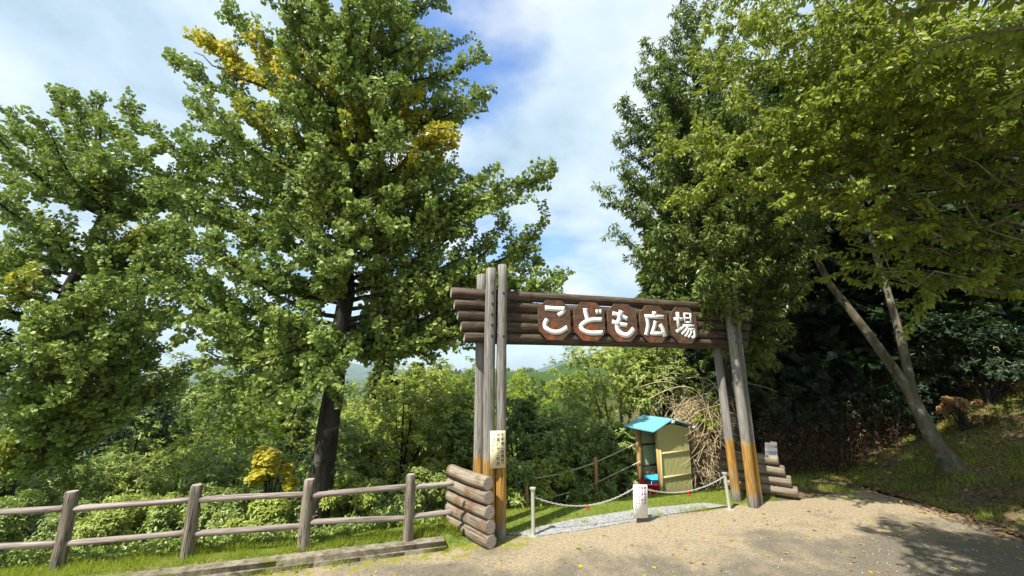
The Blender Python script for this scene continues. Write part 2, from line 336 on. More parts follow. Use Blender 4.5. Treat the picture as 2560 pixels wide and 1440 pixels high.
# ------------------------------------------------------------------ ground
k_ = 8.4; u = np.linspace(-1, 1, 420); A_ = 2.6
xs = 1 + A_ * np.sinh(k_ * u); ys = 6 + A_ * np.sinh(k_ * u)
X, Y = np.meshgrid(xs, ys); Z = height(X, Y)
b = MB(); n_ = len(u); i, j = np.meshgrid(np.arange(n_ - 1), np.arange(n_ - 1), indexing='ij')
b.add(np.stack([X, Y, Z], -1), np.stack([i * n_ + j, i * n_ + j + 1, (i + 1) * n_ + j + 1, (i + 1) * n_ + j], -1).reshape(-1, 4))
struct(b.obj('terrain', m_ter, smooth=True))
b = MB(); ss = np.linspace(-30, 30, 241)
rows = []
for v in np.linspace(0, 1, 40):
    d_edge = np.where(ss < -.4, -.10, .12 + .05 * np.sin(ss * 3.1)); d_ = d_edge * v + (-26) * (1 - v)
    P = np.array((GX, GY)) + ss[:, None] * G[:2] + d_[:, None] * N[:2]
    lim = 7.0 + .12 * np.sin(P[:, 1] * 2.9) + .07 * np.sin(P[:, 1] * 7.7)
    P[:, 0] = np.minimum(P[:, 0], lim)
    rows.append(np.column_stack([P, np.full(len(ss), .004)]))
n_ = len(ss); i, j = np.meshgrid(np.arange(39), np.arange(n_ - 1), indexing='ij')
b.add(np.array(rows), np.stack([i * n_ + j, i * n_ + j + 1, (i + 1) * n_ + j + 1, (i + 1) * n_ + j], -1).reshape(-1, 4))
struct(b.obj('road', m_road))
b = MB()                                 # the gravel path just behind the chain, with its dark drain slot
pa = [gnd(1262, 1338), gnd(1440, 1299), gnd(1600, 1274), gnd(1760, 1259), gnd(1822, 1266), gnd(1700, 1284), gnd(1590, 1304), gnd(1490, 1322), gnd(1350, 1342)]
b.prism([(p[0], p[1], .004) for p in pa], (0, 0, .012)); struct(b.obj('gravel_path', m_gravel))
# kerb: two courses
def band(b, d0, d1, s0, s1, z0, z1, wob=0.0, seg=40):
    for a_, c_ in zip(np.linspace(s0, s1, seg + 1)[:-1], np.linspace(s0, s1, seg + 1)[1:]):
        pts = [gp(a_, d0, z0), gp(c_, d0, z0), gp(c_, d1, z0), gp(a_, d1, z0)]
        b.prism(pts, (0, 0, z1 - z0 + (rng.random() - .5) * wob))
b = MB(); band(b, -.145, .02, -16, -.78, .0, .105, 0, 8); band(b, -.175, -.146, -14, -.76, .0, .05, .006, 26)
struct(b.obj('kerb', m_kerb))
# mountains, far beyond the valley
def ridge(name, y0, amp, base, seed, x0, x1, dep, pk):
    r2 = np.random.default_rng(seed); nx, ny = 160, 26
    xx = np.linspace(x0, x1, nx); prof = sum(r2.random() / k * np.sin(xx / (x1 - x0) * k * 6.28 + r2.random() * 6.28) for k in range(1, 14)) * .22
    prof = prof + sum(h_ * np.exp(-((xx - c_) / s_) ** 2) for c_, s_, h_ in pk)
    b = MB(); V = []
    for q in np.linspace(0, 1, ny):
        V.append(np.column_stack([xx + 40 * np.sin(q * 9 + xx * .01), np.full(nx, y0 + dep * q), base + amp * np.clip(prof + .35, 0, 3) * np.sin(q * 1.57) ** 1.2 * (1 + .06 * np.sin(xx * .02 + q * 14))]))
    i, j = np.meshgrid(np.arange(ny - 1), np.arange(nx - 1), indexing='ij')
    b.add(np.array(V), np.stack([i * nx + j, i * nx + j + 1, (i + 1) * nx + j + 1, (i + 1) * nx + j], -1).reshape(-1, 4))
    return struct(b.obj(name, m_far, smooth=True))
ridge('mountains', 2300, 150, -60, 3, -4500, 4500, 700, [(620, 330, .95), (-1500, 600, .6), (1900, 500, .9)])
ridge('hills', 900, 40, -50, 5, -2200, 2200, 500, [(-30, 130, .3), (330, 130, .55), (-700, 250, .7)])

# ------------------------------------------------------------------ the gate
gate = thing('entrance_gate', gp(2.1, 0, 0), 'timber gate of round logs with a beam of painted name boards over the path', 'gate')
def gate_post(p0, p1, r, side_bolts):
    o = log('post', p0, p1, r, r * .93, [W_post, E_post], gate, 24, 18, .035, .016)
    if side_bolts:
        bb = MB()
        for z in (2.72, 2.88, 3.04, 3.20, 3.37) if side_bolts == 2 else (2.72, 3.37):
            q = (z - p0[2]) / (p1[2] - p0[2]); c_ = np.array(p0) * (1 - q) + np.array(p1) * q - N * (r * .97)
            b1 = MB(); b1.tube([c_ + N * .015, c_ - N * .012], .017, 8)
            w_ = b1.obj('bolt', M_bolt, o); w_.parent = o
            w_.matrix_parent_inverse = (Matrix.Translation(Vector(p0)) @ o.rotation_euler.to_matrix().to_4x4()).inverted(); w_.location = (0, 0, 0)
    return o
gate_post(gp(-.165, 0, -.05), gp(-.175, 0, 3.76), .083, 2)
gate_post(gp(-.005, 0, -.05), gp(.003, 0, 3.83), .078, 1)
gate_post(gp(-.25, .36, -.05), gp(-.245, .36, 3.74), .085, 0)
gate_post(gp(4.37, -.0, -.05), gp(4.28, .0, 3.80), .078, 2)
gate_post(gp(4.58, .10, -.05), gp(4.50, .04, 3.82), .074, 1)
gate_post(gp(4.39, .36, -.05), gp(4.26, .36, 3.74), .078, 0)
zz_ = [2.715, 2.878, 3.04, 3.203, 3.372]
for k, z in enumerate(zz_):
    sa = -.76 + (4 - k) * .055; r = .083
    log('beam_log', gp(sa, .165, z), gp(5.0 - (4 - k) * .055, .165, z), r, r, [W_beam, E_log], gate, 20, 30, .035, .010)
log('beam_log', gp(-.3, .165 + .165, 2.70), gp(4.7, .165 + .165, 2.70), .07, .07, [W_beam, E_log], gate, 14, 6, .02)
# painted boards: strokes drawn in a 0..1 box, x right, y down
def U(box, pts): return [((x - box[0]) / (box[2] - box[0]), (y - box[1]) / (box[3] - box[1])) for x, y in pts]
B1 = (955, 390, 1230, 740); B2 = (1275, 410, 1532, 750); B3 = (1575, 425, 1825, 755); B4 = (1860, 448, 2095, 768); B5 = (2125, 465, 2360, 775)
CH = [
 (B1, [([(1010, 466), (1100, 468), (1182, 466)], 40), ([(1178, 470), (1160, 500), (1122, 524)], 34), ([(1028, 562), (1008, 605), (1020, 645), (1075, 672), (1140, 665), (1200, 628)], 38)]),
 (B2, [([(1368, 468), (1374, 515), (1386, 568)], 38), ([(1467, 475), (1472, 516)], 22), ([(1496, 471), (1502, 512)], 20), ([(1510, 562), (1430, 566), (1370, 588), (1328, 626), (1345, 662), (1405, 682), (1514, 676)], 36)]),
 (B3, [([(1692, 486), (1672, 560), (1650, 620), (1662, 672), (1705, 698), (1750, 690), (1795, 640)], 42), ([(1614, 514), (1680, 530), (1742, 558)], 34), ([(1606, 586), (1670, 606), (1738, 612)], 34)]),
 (B4, [([(1983, 500), (1983, 540)], 36), ([(1898, 546), (2066, 546)], 32), ([(1916, 546), (1924, 610), (1915, 660), (1900, 708)], 34), ([(1990, 584), (1978, 630), (1948, 706)], 32), ([(1945, 692), (2060, 690)], 28), ([(2026, 612), (2048, 655), (2062, 716)], 34)]),
 (B5, [([(2152, 572), (2238, 570)], 26), ([(2190, 510), (2192, 668)], 30), ([(2165, 682), (2238, 640)], 28), ([(2252, 514), (2253, 602)], 17), ([(2246, 521), (2316, 521)], 15), ([(2308, 514), (2307, 602)], 17), ([(2250, 559), (2310, 559)], 14), ([(2250, 596), (2310, 596)], 15), ([(2230, 626), (2336, 626)], 22), ([(2278, 632), (2250, 668), (2214, 700)], 22), ([(2262, 655), (2336, 655)], 18), ([(2330, 652), (2330, 712), (2302, 726)], 22), ([(2282, 662), (2264, 695), (2240, 718)], 18), ([(2308, 662), (2294, 698), (2270, 726)], 18)])]
def ribbon(b, pts, wd, O, ex, ez, off):
    p = np.array(pts, float); 
    if len(p) > 2:                       # smooth the stroke
        tt = np.linspace(0, len(p) - 1, (len(p) - 1) * 5 + 1); q = np.zeros((len(tt), 2))
        for d_ in range(2):
            pp = np.concatenate([[2 * p[0, d_] - p[1, d_]], p[:, d_], [2 * p[-1, d_] - p[-2, d_]]])
            i0 = np.minimum(tt.astype(int), len(p) - 2); f_ = tt - i0; a0, a1, a2, a3 = pp[i0], pp[i0 + 1], pp[i0 + 2], pp[i0 + 3]
            q[:, d_] = .5 * (2 * a1 + (a2 - a0) * f_ + (2 * a0 - 5 * a1 + 4 * a2 - a3) * f_ ** 2 + (3 * a1 - a0 - 3 * a2 + a3) * f_ ** 3)
        p = q
    tg = np.gradient(p, axis=0); tg /= np.linalg.norm(tg, axis=1)[:, None]
    nn = np.stack([-tg[:, 1], tg[:, 0]], 1) * wd / 2
    l, r = p + nn, p - nn
    pos = lambda q: O + q[:, :1] * ex + q[:, 1:] * ez
    L0, R0 = pos(l), pos(r); L1, R1 = L0 + off, R0 + off; n = len(p)
    V = np.vstack([L0, R0, L1, R1]); f = []
    for i in range(n - 1):
        f += [(2 * n + i, 2 * n + i + 1, 3 * n + i + 1, 3 * n + i), (i, i + 1, 2 * n + i + 1, 2 * n + i), (n + i + 1, n + i, 3 * n + i, 3 * n + i + 1)]
    f += [(0, 2 * n, 3 * n, n), (n - 1, 2 * n - 1, 4 * n - 1, 3 * n - 1)]
    b.add(V, f)
bw, bh = .545, .635
for k, (box, st) in enumerate(CH):
    sc = .878 + k * .6145; d_ = .045; zc = 3.012
    c_ = .26; oct_ = [(c_, 0), (1 - c_, 0), (1, c_ * .85), (1, 1 - c_ * .85), (1 - c_, 1), (c_, 1), (0, 1 - c_ * .85), (0, c_ * .85)]
    pts = [gp(sc - bw / 2 + x * bw, d_, zc + bh / 2 - y * bh) for x, y in oct_]
    org = gp(sc, d_, zc)
    b = MB(); b.prism(np.array(pts) - org, N * .04)
    o = b.obj('sign_board', m_board, gate, False, tuple(org - np.array(gate.location)))
    bl = MB(); sxn = box[2] - box[0]; syn = box[3] - box[1]
    for pts_, wd in st:
        q = np.array(U(box, pts_)); q[:, 0] *= bw; q[:, 1] *= bh
        ribbon(bl, q, wd * (bw / sxn + bh / syn) / 2 * 1.06, gp(-bw / 2, -.004, bh / 2) - gp(0, 0, 0), G, np.array((0, 0, -1.)), -N * .003)
    ob = bl.obj('lettering', M_white, o, False, (0, 0, 0))
# text from the built-in font, laid on a board
def text_mesh(b, txt, size, O, ex, ez, off, m=0, bold=.0):
    cu = bpy.data.curves.new('tmp', 'FONT'); cu.body = txt; cu.size = 1; cu.align_x = 'CENTER'; cu.offset = bold; cu.resolution_u = 2
    o = bpy.data.objects.new('tmp', cu); COL.objects.link(o)
    dg = bpy.context.evaluated_depsgraph_get(); me = bpy.data.meshes.new_from_object(o.evaluated_get(dg))
    v = np.array([x.co[:] for x in me.vertices]).reshape(-1, 3)
    if len(v):
        V = O + v[:, :1] * size * ex + v[:, 1:2] * size * ez + off
        for pl_ in me.polygons: b.add(V[list(pl_.vertices)], [list(range(len(pl_.vertices)))], m)
    bpy.data.objects.remove(o); bpy.data.curves.remove(cu); bpy.data.meshes.remove(me)
def column(b, txt, x, y0, step, size, O, ex, ez, off, m=0, bold=.01):
    for k, ch in enumerate(txt): text_mesh(b, ch, size, O + ex * x + ez * (y0 - k * step), ex, ez, off, m, bold)
UP = np.array((0, 0, 1.))
# notice on the left posts
nw, nh = .215, .485
no = gp(-.085, -.112, 1.16); b = MB(); b.box((0, 0, 0), (nw, .02, nh), np.array([G, N, UP]))
nb = b.obj('notice_board', M_notice, gate, False, tuple(no - np.array(gate.location))); b = MB()
column(b, '引率者︵保護者︶', .068, nh / 2 - .075, .0555, .052, np.zeros(3), G, UP, -N * .0118)
column(b, 'の責任でご利用', .005, nh / 2 - .075, .062, .055, np.zeros(3), G, UP, -N * .0118)
column(b, '下さい。', -.060, nh / 2 - .075, .062, .055, np.zeros(3), G, UP, -N * .0118)
b.obj('lettering', M_ink, nb, False, (0, 0, 0))
# stacked log walls
def log_wall(ends, far, r, label):
    t_ = thing('log_wall', ends[0] * [1, 1, 0], label, 'log wall')
    for k in range(len(ends)): log('log', ends[k], far[k], r, r * .97, [W_log, E_log], t_, 24, 12, .028, .010)
    return t_
e0 = [gp(*p) for p in [(-.24, -.39, .085)]][0]
near0 = gnd(1228, 1378)[:2]; 
ends, far = [], []
for k in range(5):
    z = .085 + k * .172; p = np.array((near0[0] - k * .012, near0[1] + .05, z)); q = p + np.array((-.66, .80, 0)) * (1.0 - .02 * k)
    ends.append(p); far.append(q)
log_wall(ends, far, .089, 'stack of five brown logs under the notice at the end of the fence')
ends, far = [], []
for k, (px, py) in enumerate([(2003, 1238), (1990, 1203), (1972, 1172), (1958, 1152)]):
    z = .14 + k * .172; p = np.array((5.03 - k * .085, 7.62 + k * .01, z)); ends.append(p); far.append(p + np.array((-.80, .60, 0)) * (1.25 - .1 * k))
log_wall(ends, far, .089, 'low stack of pale logs at the foot of the shaded right gate posts')
# ------------------------------------------------------------------ fence along the kerb
fb = [gnd(-180, 1449, .12), gnd(140, 1424, .12), gnd(465, 1394, .12), gnd(758, 1370, .12), gnd(1020, 1346, .12)]
fh = [.77, .78, .775, .775, .765]
fence = thing('log_fence', fb[1], 'low brown log fence with two rails standing on the grass strip behind the kerb', 'fence')
for p, h_ in zip(fb, fh): log('post', p + np.array((0, 0, -.15)), p + np.array((0, 0, h_)), .066, .060, [W_fence, E_post], fence, 16, 10, .04, .008)
for zr in (.60, .25):
    for p, q in zip(fb[:-1], fb[1:]):
        a_ = p + (q - p) * .045; c_ = q - (q - p) * .045
        log('rail', a_ + UP * (zr + .01 * rng.standard_normal()), c_ + UP * (zr + .01 * rng.standard_normal()), .035, .033, [W_rail, E_log], fence, 12, 8, .05, .006)
    p = fb[-1]; q = gp(-.66, .02, .12) + np.array((0, 0, 0)); d_ = (q - p)
    log('rail', p + d_ * .08 + UP * zr, q + UP * (zr + .015), .033, .033, [W_rail, E_log], fence, 12, 6, .04)
# lower handrail of the steps beyond
hr = [at(60, 1432, 5.7), at(272, 1364, 6.1), at(180, 1432, 5.55), at(350, 1380, 5.75)]
rail = thing('wooden_handrail', hr[1], 'dark wooden handrail of the steps going down behind the fence on the left', 'handrail')
for p in (hr[1], hr[3]):
    log('post', p + UP * -.9, p + UP * .02, .05, .05, [W_fence, E_post], rail)
log('rail', hr[0] - UP * .05, hr[1] - UP * .1, .03, .03, [W_dark, W_dark], rail); log('rail', hr[2] - UP * .05, hr[3] - UP * .08, .03, .03, [W_dark, W_dark], rail)
def stake(px, top, bot, Y, lab, lean=(0, 0)):
    p = at(px, bot, Y); q = at(px + lean[0], top, Y); t_ = log('wooden_stake', p, q, .028, .026, [W_dark, E_post], None, 10, 4); return tag(t_, lab, 'stake')
stake(738, 1300, 1368, 5.75, 'dark brown stake leaning behind the fence beside the ginkgo trunk', (10, 0))
stake(893, 1268, 1340, 6.6, 'thin grey stake standing in the grass between the two right fence posts')
# ------------------------------------------------------------------ bollards, chain, small signs
def bollard(p, h_, lean, label):
    t_ = thing('steel_bollard', p, label, 'bollard'); q = p + np.array((lean, 0, h_))
    b = MB(); b.tube([p - UP * .1, q], .026, 14); b.obj('pipe', M_steel, t_, True)
    b = MB(); b.tube([q, q + UP * .014], [.045, .045], 16); b.tube([q - UP * .03, q], [.03, .04], 14); b.obj('cap', M_steel, t_, False)
    b = MB(); b.tube([p, p + UP * .012], .07, 16); b.obj('base_plate', M_steel, t_); return q
bl = gnd(1333, 1340); br = gnd(1825, 1275)
tl = bollard(bl, .60, .0, 'grey steel bollard at the near end of the gravel path, beside the left posts')
tr_ = bollard(br, .555, -.03, 'grey steel bollard leaning in front of the right gate posts')
sp_ = gnd(1597, 1306)
sign = thing('notice_sign', sp_, 'white notice sheet with red and black writing on a stub post in the chain', 'sign')
log('post', sp_ - UP * .1, sp_ + UP * .56, .035, .033, [W_fence, E_post], sign, 12, 5)
ex = np.array((.97, .24, 0)); ey = np.array((-.24, .97, 0))
b = MB(); sw, sh = .235, .46; ctr = sp_ + UP * .305 - ey * .05 + ex * .02
ax = np.array([ex, ey, UP]); b.box((0, 0, 0), (sw, .012, sh), ax); sb = b.obj('board', M_paper, sign, False, tuple(ctr - sp_)); sb.rotation_euler = (0, R(3), 0)
b = MB()
for k, (tx, cl_) in enumerate((('関係者以外の', 0), ('車は進入禁止', 1), ('危険ですから', 0), ('入らないで下さい', 1))):
    column(b, tx, .075 - k * .05, sh / 2 - .06, .042, .04, np.zeros(3), ex, UP, -ey * .0075, 1 if k in (1, 2) else 0)
b.obj('lettering', [M_ink, M_red], sb, False, (0, 0, 0))
def chain(p, q, sag, label, tagpos):
    n = 46; tt = np.linspace(0, 1, n); P = p + (q - p) * tt[:, None]; P[:, 2] -= sag * 4 * tt * (1 - tt)
    b = MB()
    for k in range(n - 1):
        a_, c_ = P[k], P[k + 1]; d_ = (c_ - a_); L = np.linalg.norm(d_); d_ /= L; s_ = np.cross(d_, UP); s_ /= np.linalg.norm(s_); u_ = np.cross(s_, d_)
        if k % 2: s_, u_ = u_, s_
        m_ = (a_ + c_) / 2; th = np.linspace(0, 2 * np.pi, 9); ring = m_ + np.outer(np.cos(th) * L * .62, d_) + np.outer(np.sin(th) * .009, s_)
        b.tube(ring, .0032, 5, False)
    o = tag(b.obj('chain', M_chain), label, 'chain'); 
    m_ = p + (q - p) * tagpos; m_[2] -= sag * 4 * tagpos * (1 - tagpos)
    b = MB(); b.box(m_ - UP * .022, (.04, .012, .05)); b.box(m_ - UP * .055, (.018, .014, .03)); t2 = b.obj('red_clip', M_redpl, o); t2.location = (0, 0, 0)
chain(tl - UP * .1, sp_ + UP * .5, .19, 'pale chain with a red clip hanging from the left bollard to the notice post', .5)
chain(sp_ + UP * .5, tr_ - UP * .04, .16, 'pale chain with a red clip hanging from the notice post to the right bollard', .56)
# sheet behind the right log wall
ss_ = at(1928, 1124, 7.75); rs = thing('paper_sign', ss_ - UP * .16, 'creased white sheet with red and blue writing standing behind the right logs', 'sign')
ex = np.array((.96, .28, 0)); ey = np.array((-.28, .96, 0)); b = MB()
q = [(-.135, -.16), (.0, -.16), (.145, -.16), (.135, .135), (.01, .14), (-.005, .115), (-.135, .12)]
b.prism([ex * x + UP * z + ey * (.012 if abs(x) < .02 else 0) for x, z in q], ey * .006); o = b.obj('sheet', M_paper, rs, False, (0, 0, .16)); o.rotation_euler = (0, R(6), 0)
b = MB(); text_mesh(b, 'こどもの森', .056, UP * .035, ex, UP, -ey * .008, 0, .01); text_mesh(b, '町民公園', .062, -UP * .075, ex, UP, -ey * .008, 1, .012); b.obj('lettering', [M_red, M_blue], o, False, (0, 0, 0))
log('stick', ss_ - UP * .8 + ey * .03, ss_ + ey * .03, .012, .012, [W_dark, W_dark], rs, 8, 3)
# ------------------------------------------------------------------ shelter with the tubs
hz = -.22
h0 = gnd(1654, 1252, hz); h1 = gnd(1727, 1231, hz); hb = gnd(1597, 1211, hz)
fx = np.array((.92, .39, 0)); fx /= np.linalg.norm(fx); fw = .80
bx_ = np.array((-fx[1], fx[0], 0)); bd = float((hb - h0) @ bx_); bd = .60
print('hut', h0, h1, hb, fw, bd)
hut = thing('storage_shelter', h0, 'small timber shelter with a blue pitched roof and yellow corrugated side', 'shelter')
HH = 1.30
def hp(x, y, z): return h0 + fx * x + bx_ * y + UP * z
b = MB(); nx = 110; xs_ = np.linspace(0, fw, nx); zt = HH + .10 - .22 * np.abs(xs_ - fw * .45)
pr = .010 * np.cos(xs_ / .032 * 2 * np.pi)
V = np.vstack([[hp(x, p_ - .02, .03) for x, p_ in zip(xs_, pr)], [hp(x, p_ - .02, z) for x, p_, z in zip(xs_, pr, zt)]])
b.add(V, [(i, i + 1, nx + i + 1, nx + i) for i in range(nx - 1)]); b.obj('corrugated_wall', m_sheet, hut, True)
axh = np.array([fx, bx_, UP])
for z in (.42, .86): b = MB(); b.box(hp(fw / 2, -.042, z), (fw - .08, .012, .04), axh); b.obj('batten', M_batten, hut)
for x, nm in ((.03, 'corner_post'), (fw - .03, 'corner_post'), (fw * .78, 'stud')):
    b = MB(); b.box(hp(x, .04, HH / 2), (.05, .05, HH), axh); b.obj(nm, W_new, hut)
for x in (.03, fw - .03): b = MB(); b.box(hp(x, bd, HH / 2), (.10, .07, HH), axh); b.obj('corner_post', W_new, hut)
b = MB(); b.box(hp(.02, -.045, HH * .42), (.022, .02, HH * .84), axh); b.obj('edge_strip', M_batten, hut)
b = MB(); b.box(hp(fw / 2, bd + .02, HH / 2), (fw - .1, .02, HH), axh); b.obj('back_panel', M_inner, hut)
b = MB(); b.box(hp(fw - .02, bd / 2, HH / 2), (.02, bd - .1, HH), axh); b.obj('side_panel', M_inner, hut)
for z in (.5, .92): b = MB(); b.box(hp(fw / 2, bd - .0, z), (fw - .2, .03, .03), axh); b.obj('back_batten', W_dark, hut)
b = MB(); rl, rm, rr_ = -.22, fw * .40, fw + .14; th_ = .018
prof = [(rl, HH - .02), (rm, HH + .19), (rr_, HH + .02)]
for (xa, za), (xb, zb) in zip(prof[:-1], prof[1:]):
    b.prism([hp(xa, -.15, za), hp(xb, -.15, zb), hp(xb, bd + .14, zb), hp(xa, bd + .14, za)], UP * th_)
b.obj('roof', M_roof, hut)
b = MB(); b.prism([hp(rl + .2, .0, HH - .0), hp(fw + .02, .0, HH - .0), hp(fw + .02, .0, HH + .03), hp(rm, .0, HH + .16), hp(rl + .25, .0, HH + .07)], bx_ * .02); b.obj('gable_board', W_dark, hut)
for x, z in ((rm - .01, HH + .15), (fw + .06, HH + .03)): b = MB(); b.box(hp(x, -.13, z), (.09, .04, .055), axh); b.obj('purlin_end', M_white, hut)
def tub(c_, sx_, sy_, z0, hh, m_, label, name):
    b = MB(); n = 24; th = np.linspace(0, 2 * np.pi, n, endpoint=False); sq = lambda a: np.sign(a) * np.abs(a) ** .6
    rings = []
    for q, z in ((0, 0), (.78, 0), (.84, .03), (1.0, hh), (1.06, hh), (1.06, hh - .015), (1.02, hh - .01), (.97, hh - .012), (.8, .03), (0, .025)):
        rings.append(np.array([c_ + fx * sq(math.cos(a)) * sx_ * max(q, .001) + bx_ * sq(math.sin(a)) * sy_ * max(q, .001) + UP * (z0 + z) for a in th]))
    V = np.vstack(rings); f = [(i * n + j, i * n + (j + 1) % n, (i + 1) * n + (j + 1) % n, (i + 1) * n + j) for i in range(len(rings) - 1) for j in range(n)]
    b.add(V, f); return tag(b.obj(name, m_, None, True), label, 'tub')
tc_ = hp(fw * .36, bd * .48, 0)
b_ = tub(tc_ - fx * .10, .34, .22, .05, .22, M_redpl, 'red plastic tub lying in the shelter under the blue one', 'plastic_tub')
tub(tc_ - fx * .08 + UP * .07, .28, .17, .12, .16, M_bluepl, 'blue plastic tub nested in the red one inside the shelter', 'plastic_tub')
b = MB(); tt = np.linspace(0, 1, 14); pth = np.array([hp(fw * .05 - .17 * t_, bd * .3 + .02 * math.sin(t_ * 6), .06 + .25 * math.sin(t_ * 3.14)) for t_ in tt]); b.tube(pth, .006, 6)
tag(b.obj('tow_rope', M_rope), 'thin pale rope looping in front of the red tub', 'rope')
b = MB(); b.box(hp(fw * .5, bd * .5, .02), (fw, bd, .05), axh); b.obj('floor_board', M_batten, hut)
# rope fence beyond the path
rp = [(1318, 1300, 8.0, 1185), (1492, 1252, 8.7, 1143)]
rf = thing('rope_fence', at(1492, 1252, 8.7), 'rope fence of two pale ropes on timber posts beside the shelter', 'fence')
pt = []
for px, bot, Y, top in rp:
    p = at(px, bot, Y); q = at(px - 3, top, Y); log('post', p - UP * .4, q, .04, .038, [W_new, E_post], rf, 12, 5); pt.append((p, q))
for k, z in enumerate((.10, .48)):
    a_ = pt[0][1] - UP * (z - .02) - (pt[1][1] - pt[0][1]) * .8 - UP * .15; m1 = pt[0][1] - UP * z; m2 = pt[1][1] - UP * z; e_ = hp(.0, bd * .9, .93 - .38 * k + .06)
    P = np.vstack([a_ + (m1 - a_) * np.linspace(0, 1, 6)[:, None], m1 + (m2 - m1) * np.linspace(.1, 1, 8)[:, None] - UP * (.04 * np.sin(np.linspace(.1, 1, 8) * 3.14))[:, None], m2 + (e_ - m2) * np.linspace(.15, 1, 6)[:, None]])
    b = MB(); b.tube(P, .008, 6); b.obj('rope', M_rope, rf)

# ------------------------------------------------------------------ plants
FAN = (np.array([(-.05, 0, 0), (-.50, .62, .05), (-.26, .98, -.03), (.26, .98, -.03), (.50, .62, .05), (.05, 0, 0)]), [[0, 1, 2, 3, 4, 5]])
OVAL = (np.array([(0, 0, 0), (-.24, .30, .05), (-.20, .70, .03), (0, 1, -.10), (.20, .70, .03), (.24, .30, .05)]), [[0, 1, 2, 3], [0, 3, 4, 5]])
NARROW = (np.array([(0, 0, 0), (-.17, .32, .04), (-.14, .68, .03), (0, 1, -.14), (.14, .68, .03), (.17, .32, .04)]), [[0, 1, 2, 3], [0, 3, 4, 5]])
LANCE = (np.array([(0, 0, 0), (-.14, .42, .05), (0, 1, -.22), (.14, .42, .05)]), [[0, 1, 2, 3]])
SPRAY = (np.array([(0, 0, 0), (-.20, .5, .03), (0, 1, -.14), (.20, .5, .03)]), [[0, 1, 2, 3]])
BLADE = (np.array([(-.05, 0, 0), (.05, 0, 0), (.012, 1, -.25)]), [[0, 1, 2]])
def unit(v): return v / (np.linalg.norm(v, axis=-1, keepdims=True) + 1e-9)
def leaves(b, P, axis, nrm, size, tm, m=0):
    if len(P) == 0: return
    ax = unit(axis); sd_ = unit(np.cross(ax, nrm)); nn = np.cross(sd_, ax); tv, tf = tm
    size = np.broadcast_to(size, (len(P),))[:, None, None]
    V = P[:, None] + size * (tv[None, :, :1] * sd_[:, None] + tv[None, :, 1:2] * ax[:, None] + tv[None, :, 2:] * nn[:, None])
    k = len(tv); base = (np.arange(len(P)) * k)[:, None]
    V = V.reshape(-1, 3); n0 = b.n; b.v.append(V); b.n += len(V)
    mm = np.broadcast_to(np.asarray(m), (len(P),))
    for f in tf: b.f.append((np.asarray(f)[None] + base + n0, mm))
def rnd(n): return unit(rng.standard_normal((n, 3)))
def bez(a, c, e, n):
    t_ = np.linspace(0, 1, n)[:, None]; return a * (1 - t_) ** 2 + 2 * c * t_ * (1 - t_) + e * t_ ** 2
def along(P, step):
    sg = np.linalg.norm(np.diff(P, axis=0), axis=1); cum = np.concatenate([[0], np.cumsum(sg)]); L = cum[-1]
    q = np.arange(step * .5, L, step); out = np.stack([np.interp(q, cum, P[:, k]) for k in range(3)], 1)
    tg = unit(np.stack([np.interp(q, cum, np.gradient(P[:, k])) for k in range(3)], 1)); return out, tg, q / max(L, 1e-6)
class Kind:
    def __init__(s, tm, size, per, step, droop, upn, pet, shoot=(.25, .75), sstep_=.22, sup=.35, srt=.15, arch=.15, flat=0.0):
        s.tm, s.size, s.per, s.step, s.droop, s.upn, s.pet, s.shoot, s.ss, s.sup, s.srt, s.arch, s.flat = tm, size, per, step, droop, upn, pet, shoot, sstep_, sup, srt, arch, flat
def leaf_line(b, P, K, m, start=0.0):
    pts, tg, q = along(P, K.step * (.85 if m == 1 else 1)); keep = q >= (max(start, .45) if m == 1 and start > .1 else start); pts, tg = pts[keep], tg[keep]
    if len(pts) == 0: return
    pts = np.repeat(pts, K.per, 0); tg = np.repeat(tg, K.per, 0); n = len(pts)
    out = rnd(n); out = unit(out - (out * tg).sum(1, keepdims=True) * tg)
    if K.flat: out = unit(out * np.array((1, 1, 1 - K.flat)))
    ax = out + tg * rng.uniform(0, .7, (n, 1)) + np.array((0, 0, -K.droop)) * rng.uniform(.4, 1.2, (n, 1))
    nr = rnd(n) * .75 + np.array((0, 0, K.upn)) + out * .25
    if m in (1, 2): m = np.where(rng.random(n) < .15, 3 - m, m)
    leaves(b, pts + out * K.pet * rng.uniform(.2, 1, (n, 1)) + rnd(n) * K.pet * .3, ax, nr, rng.uniform(K.size[0], K.size[1], n), K.tm, m)
def trunk_at(TP, z):
    return np.array([np.interp(z, TP[:, 2], TP[:, k]) for k in range(3)])
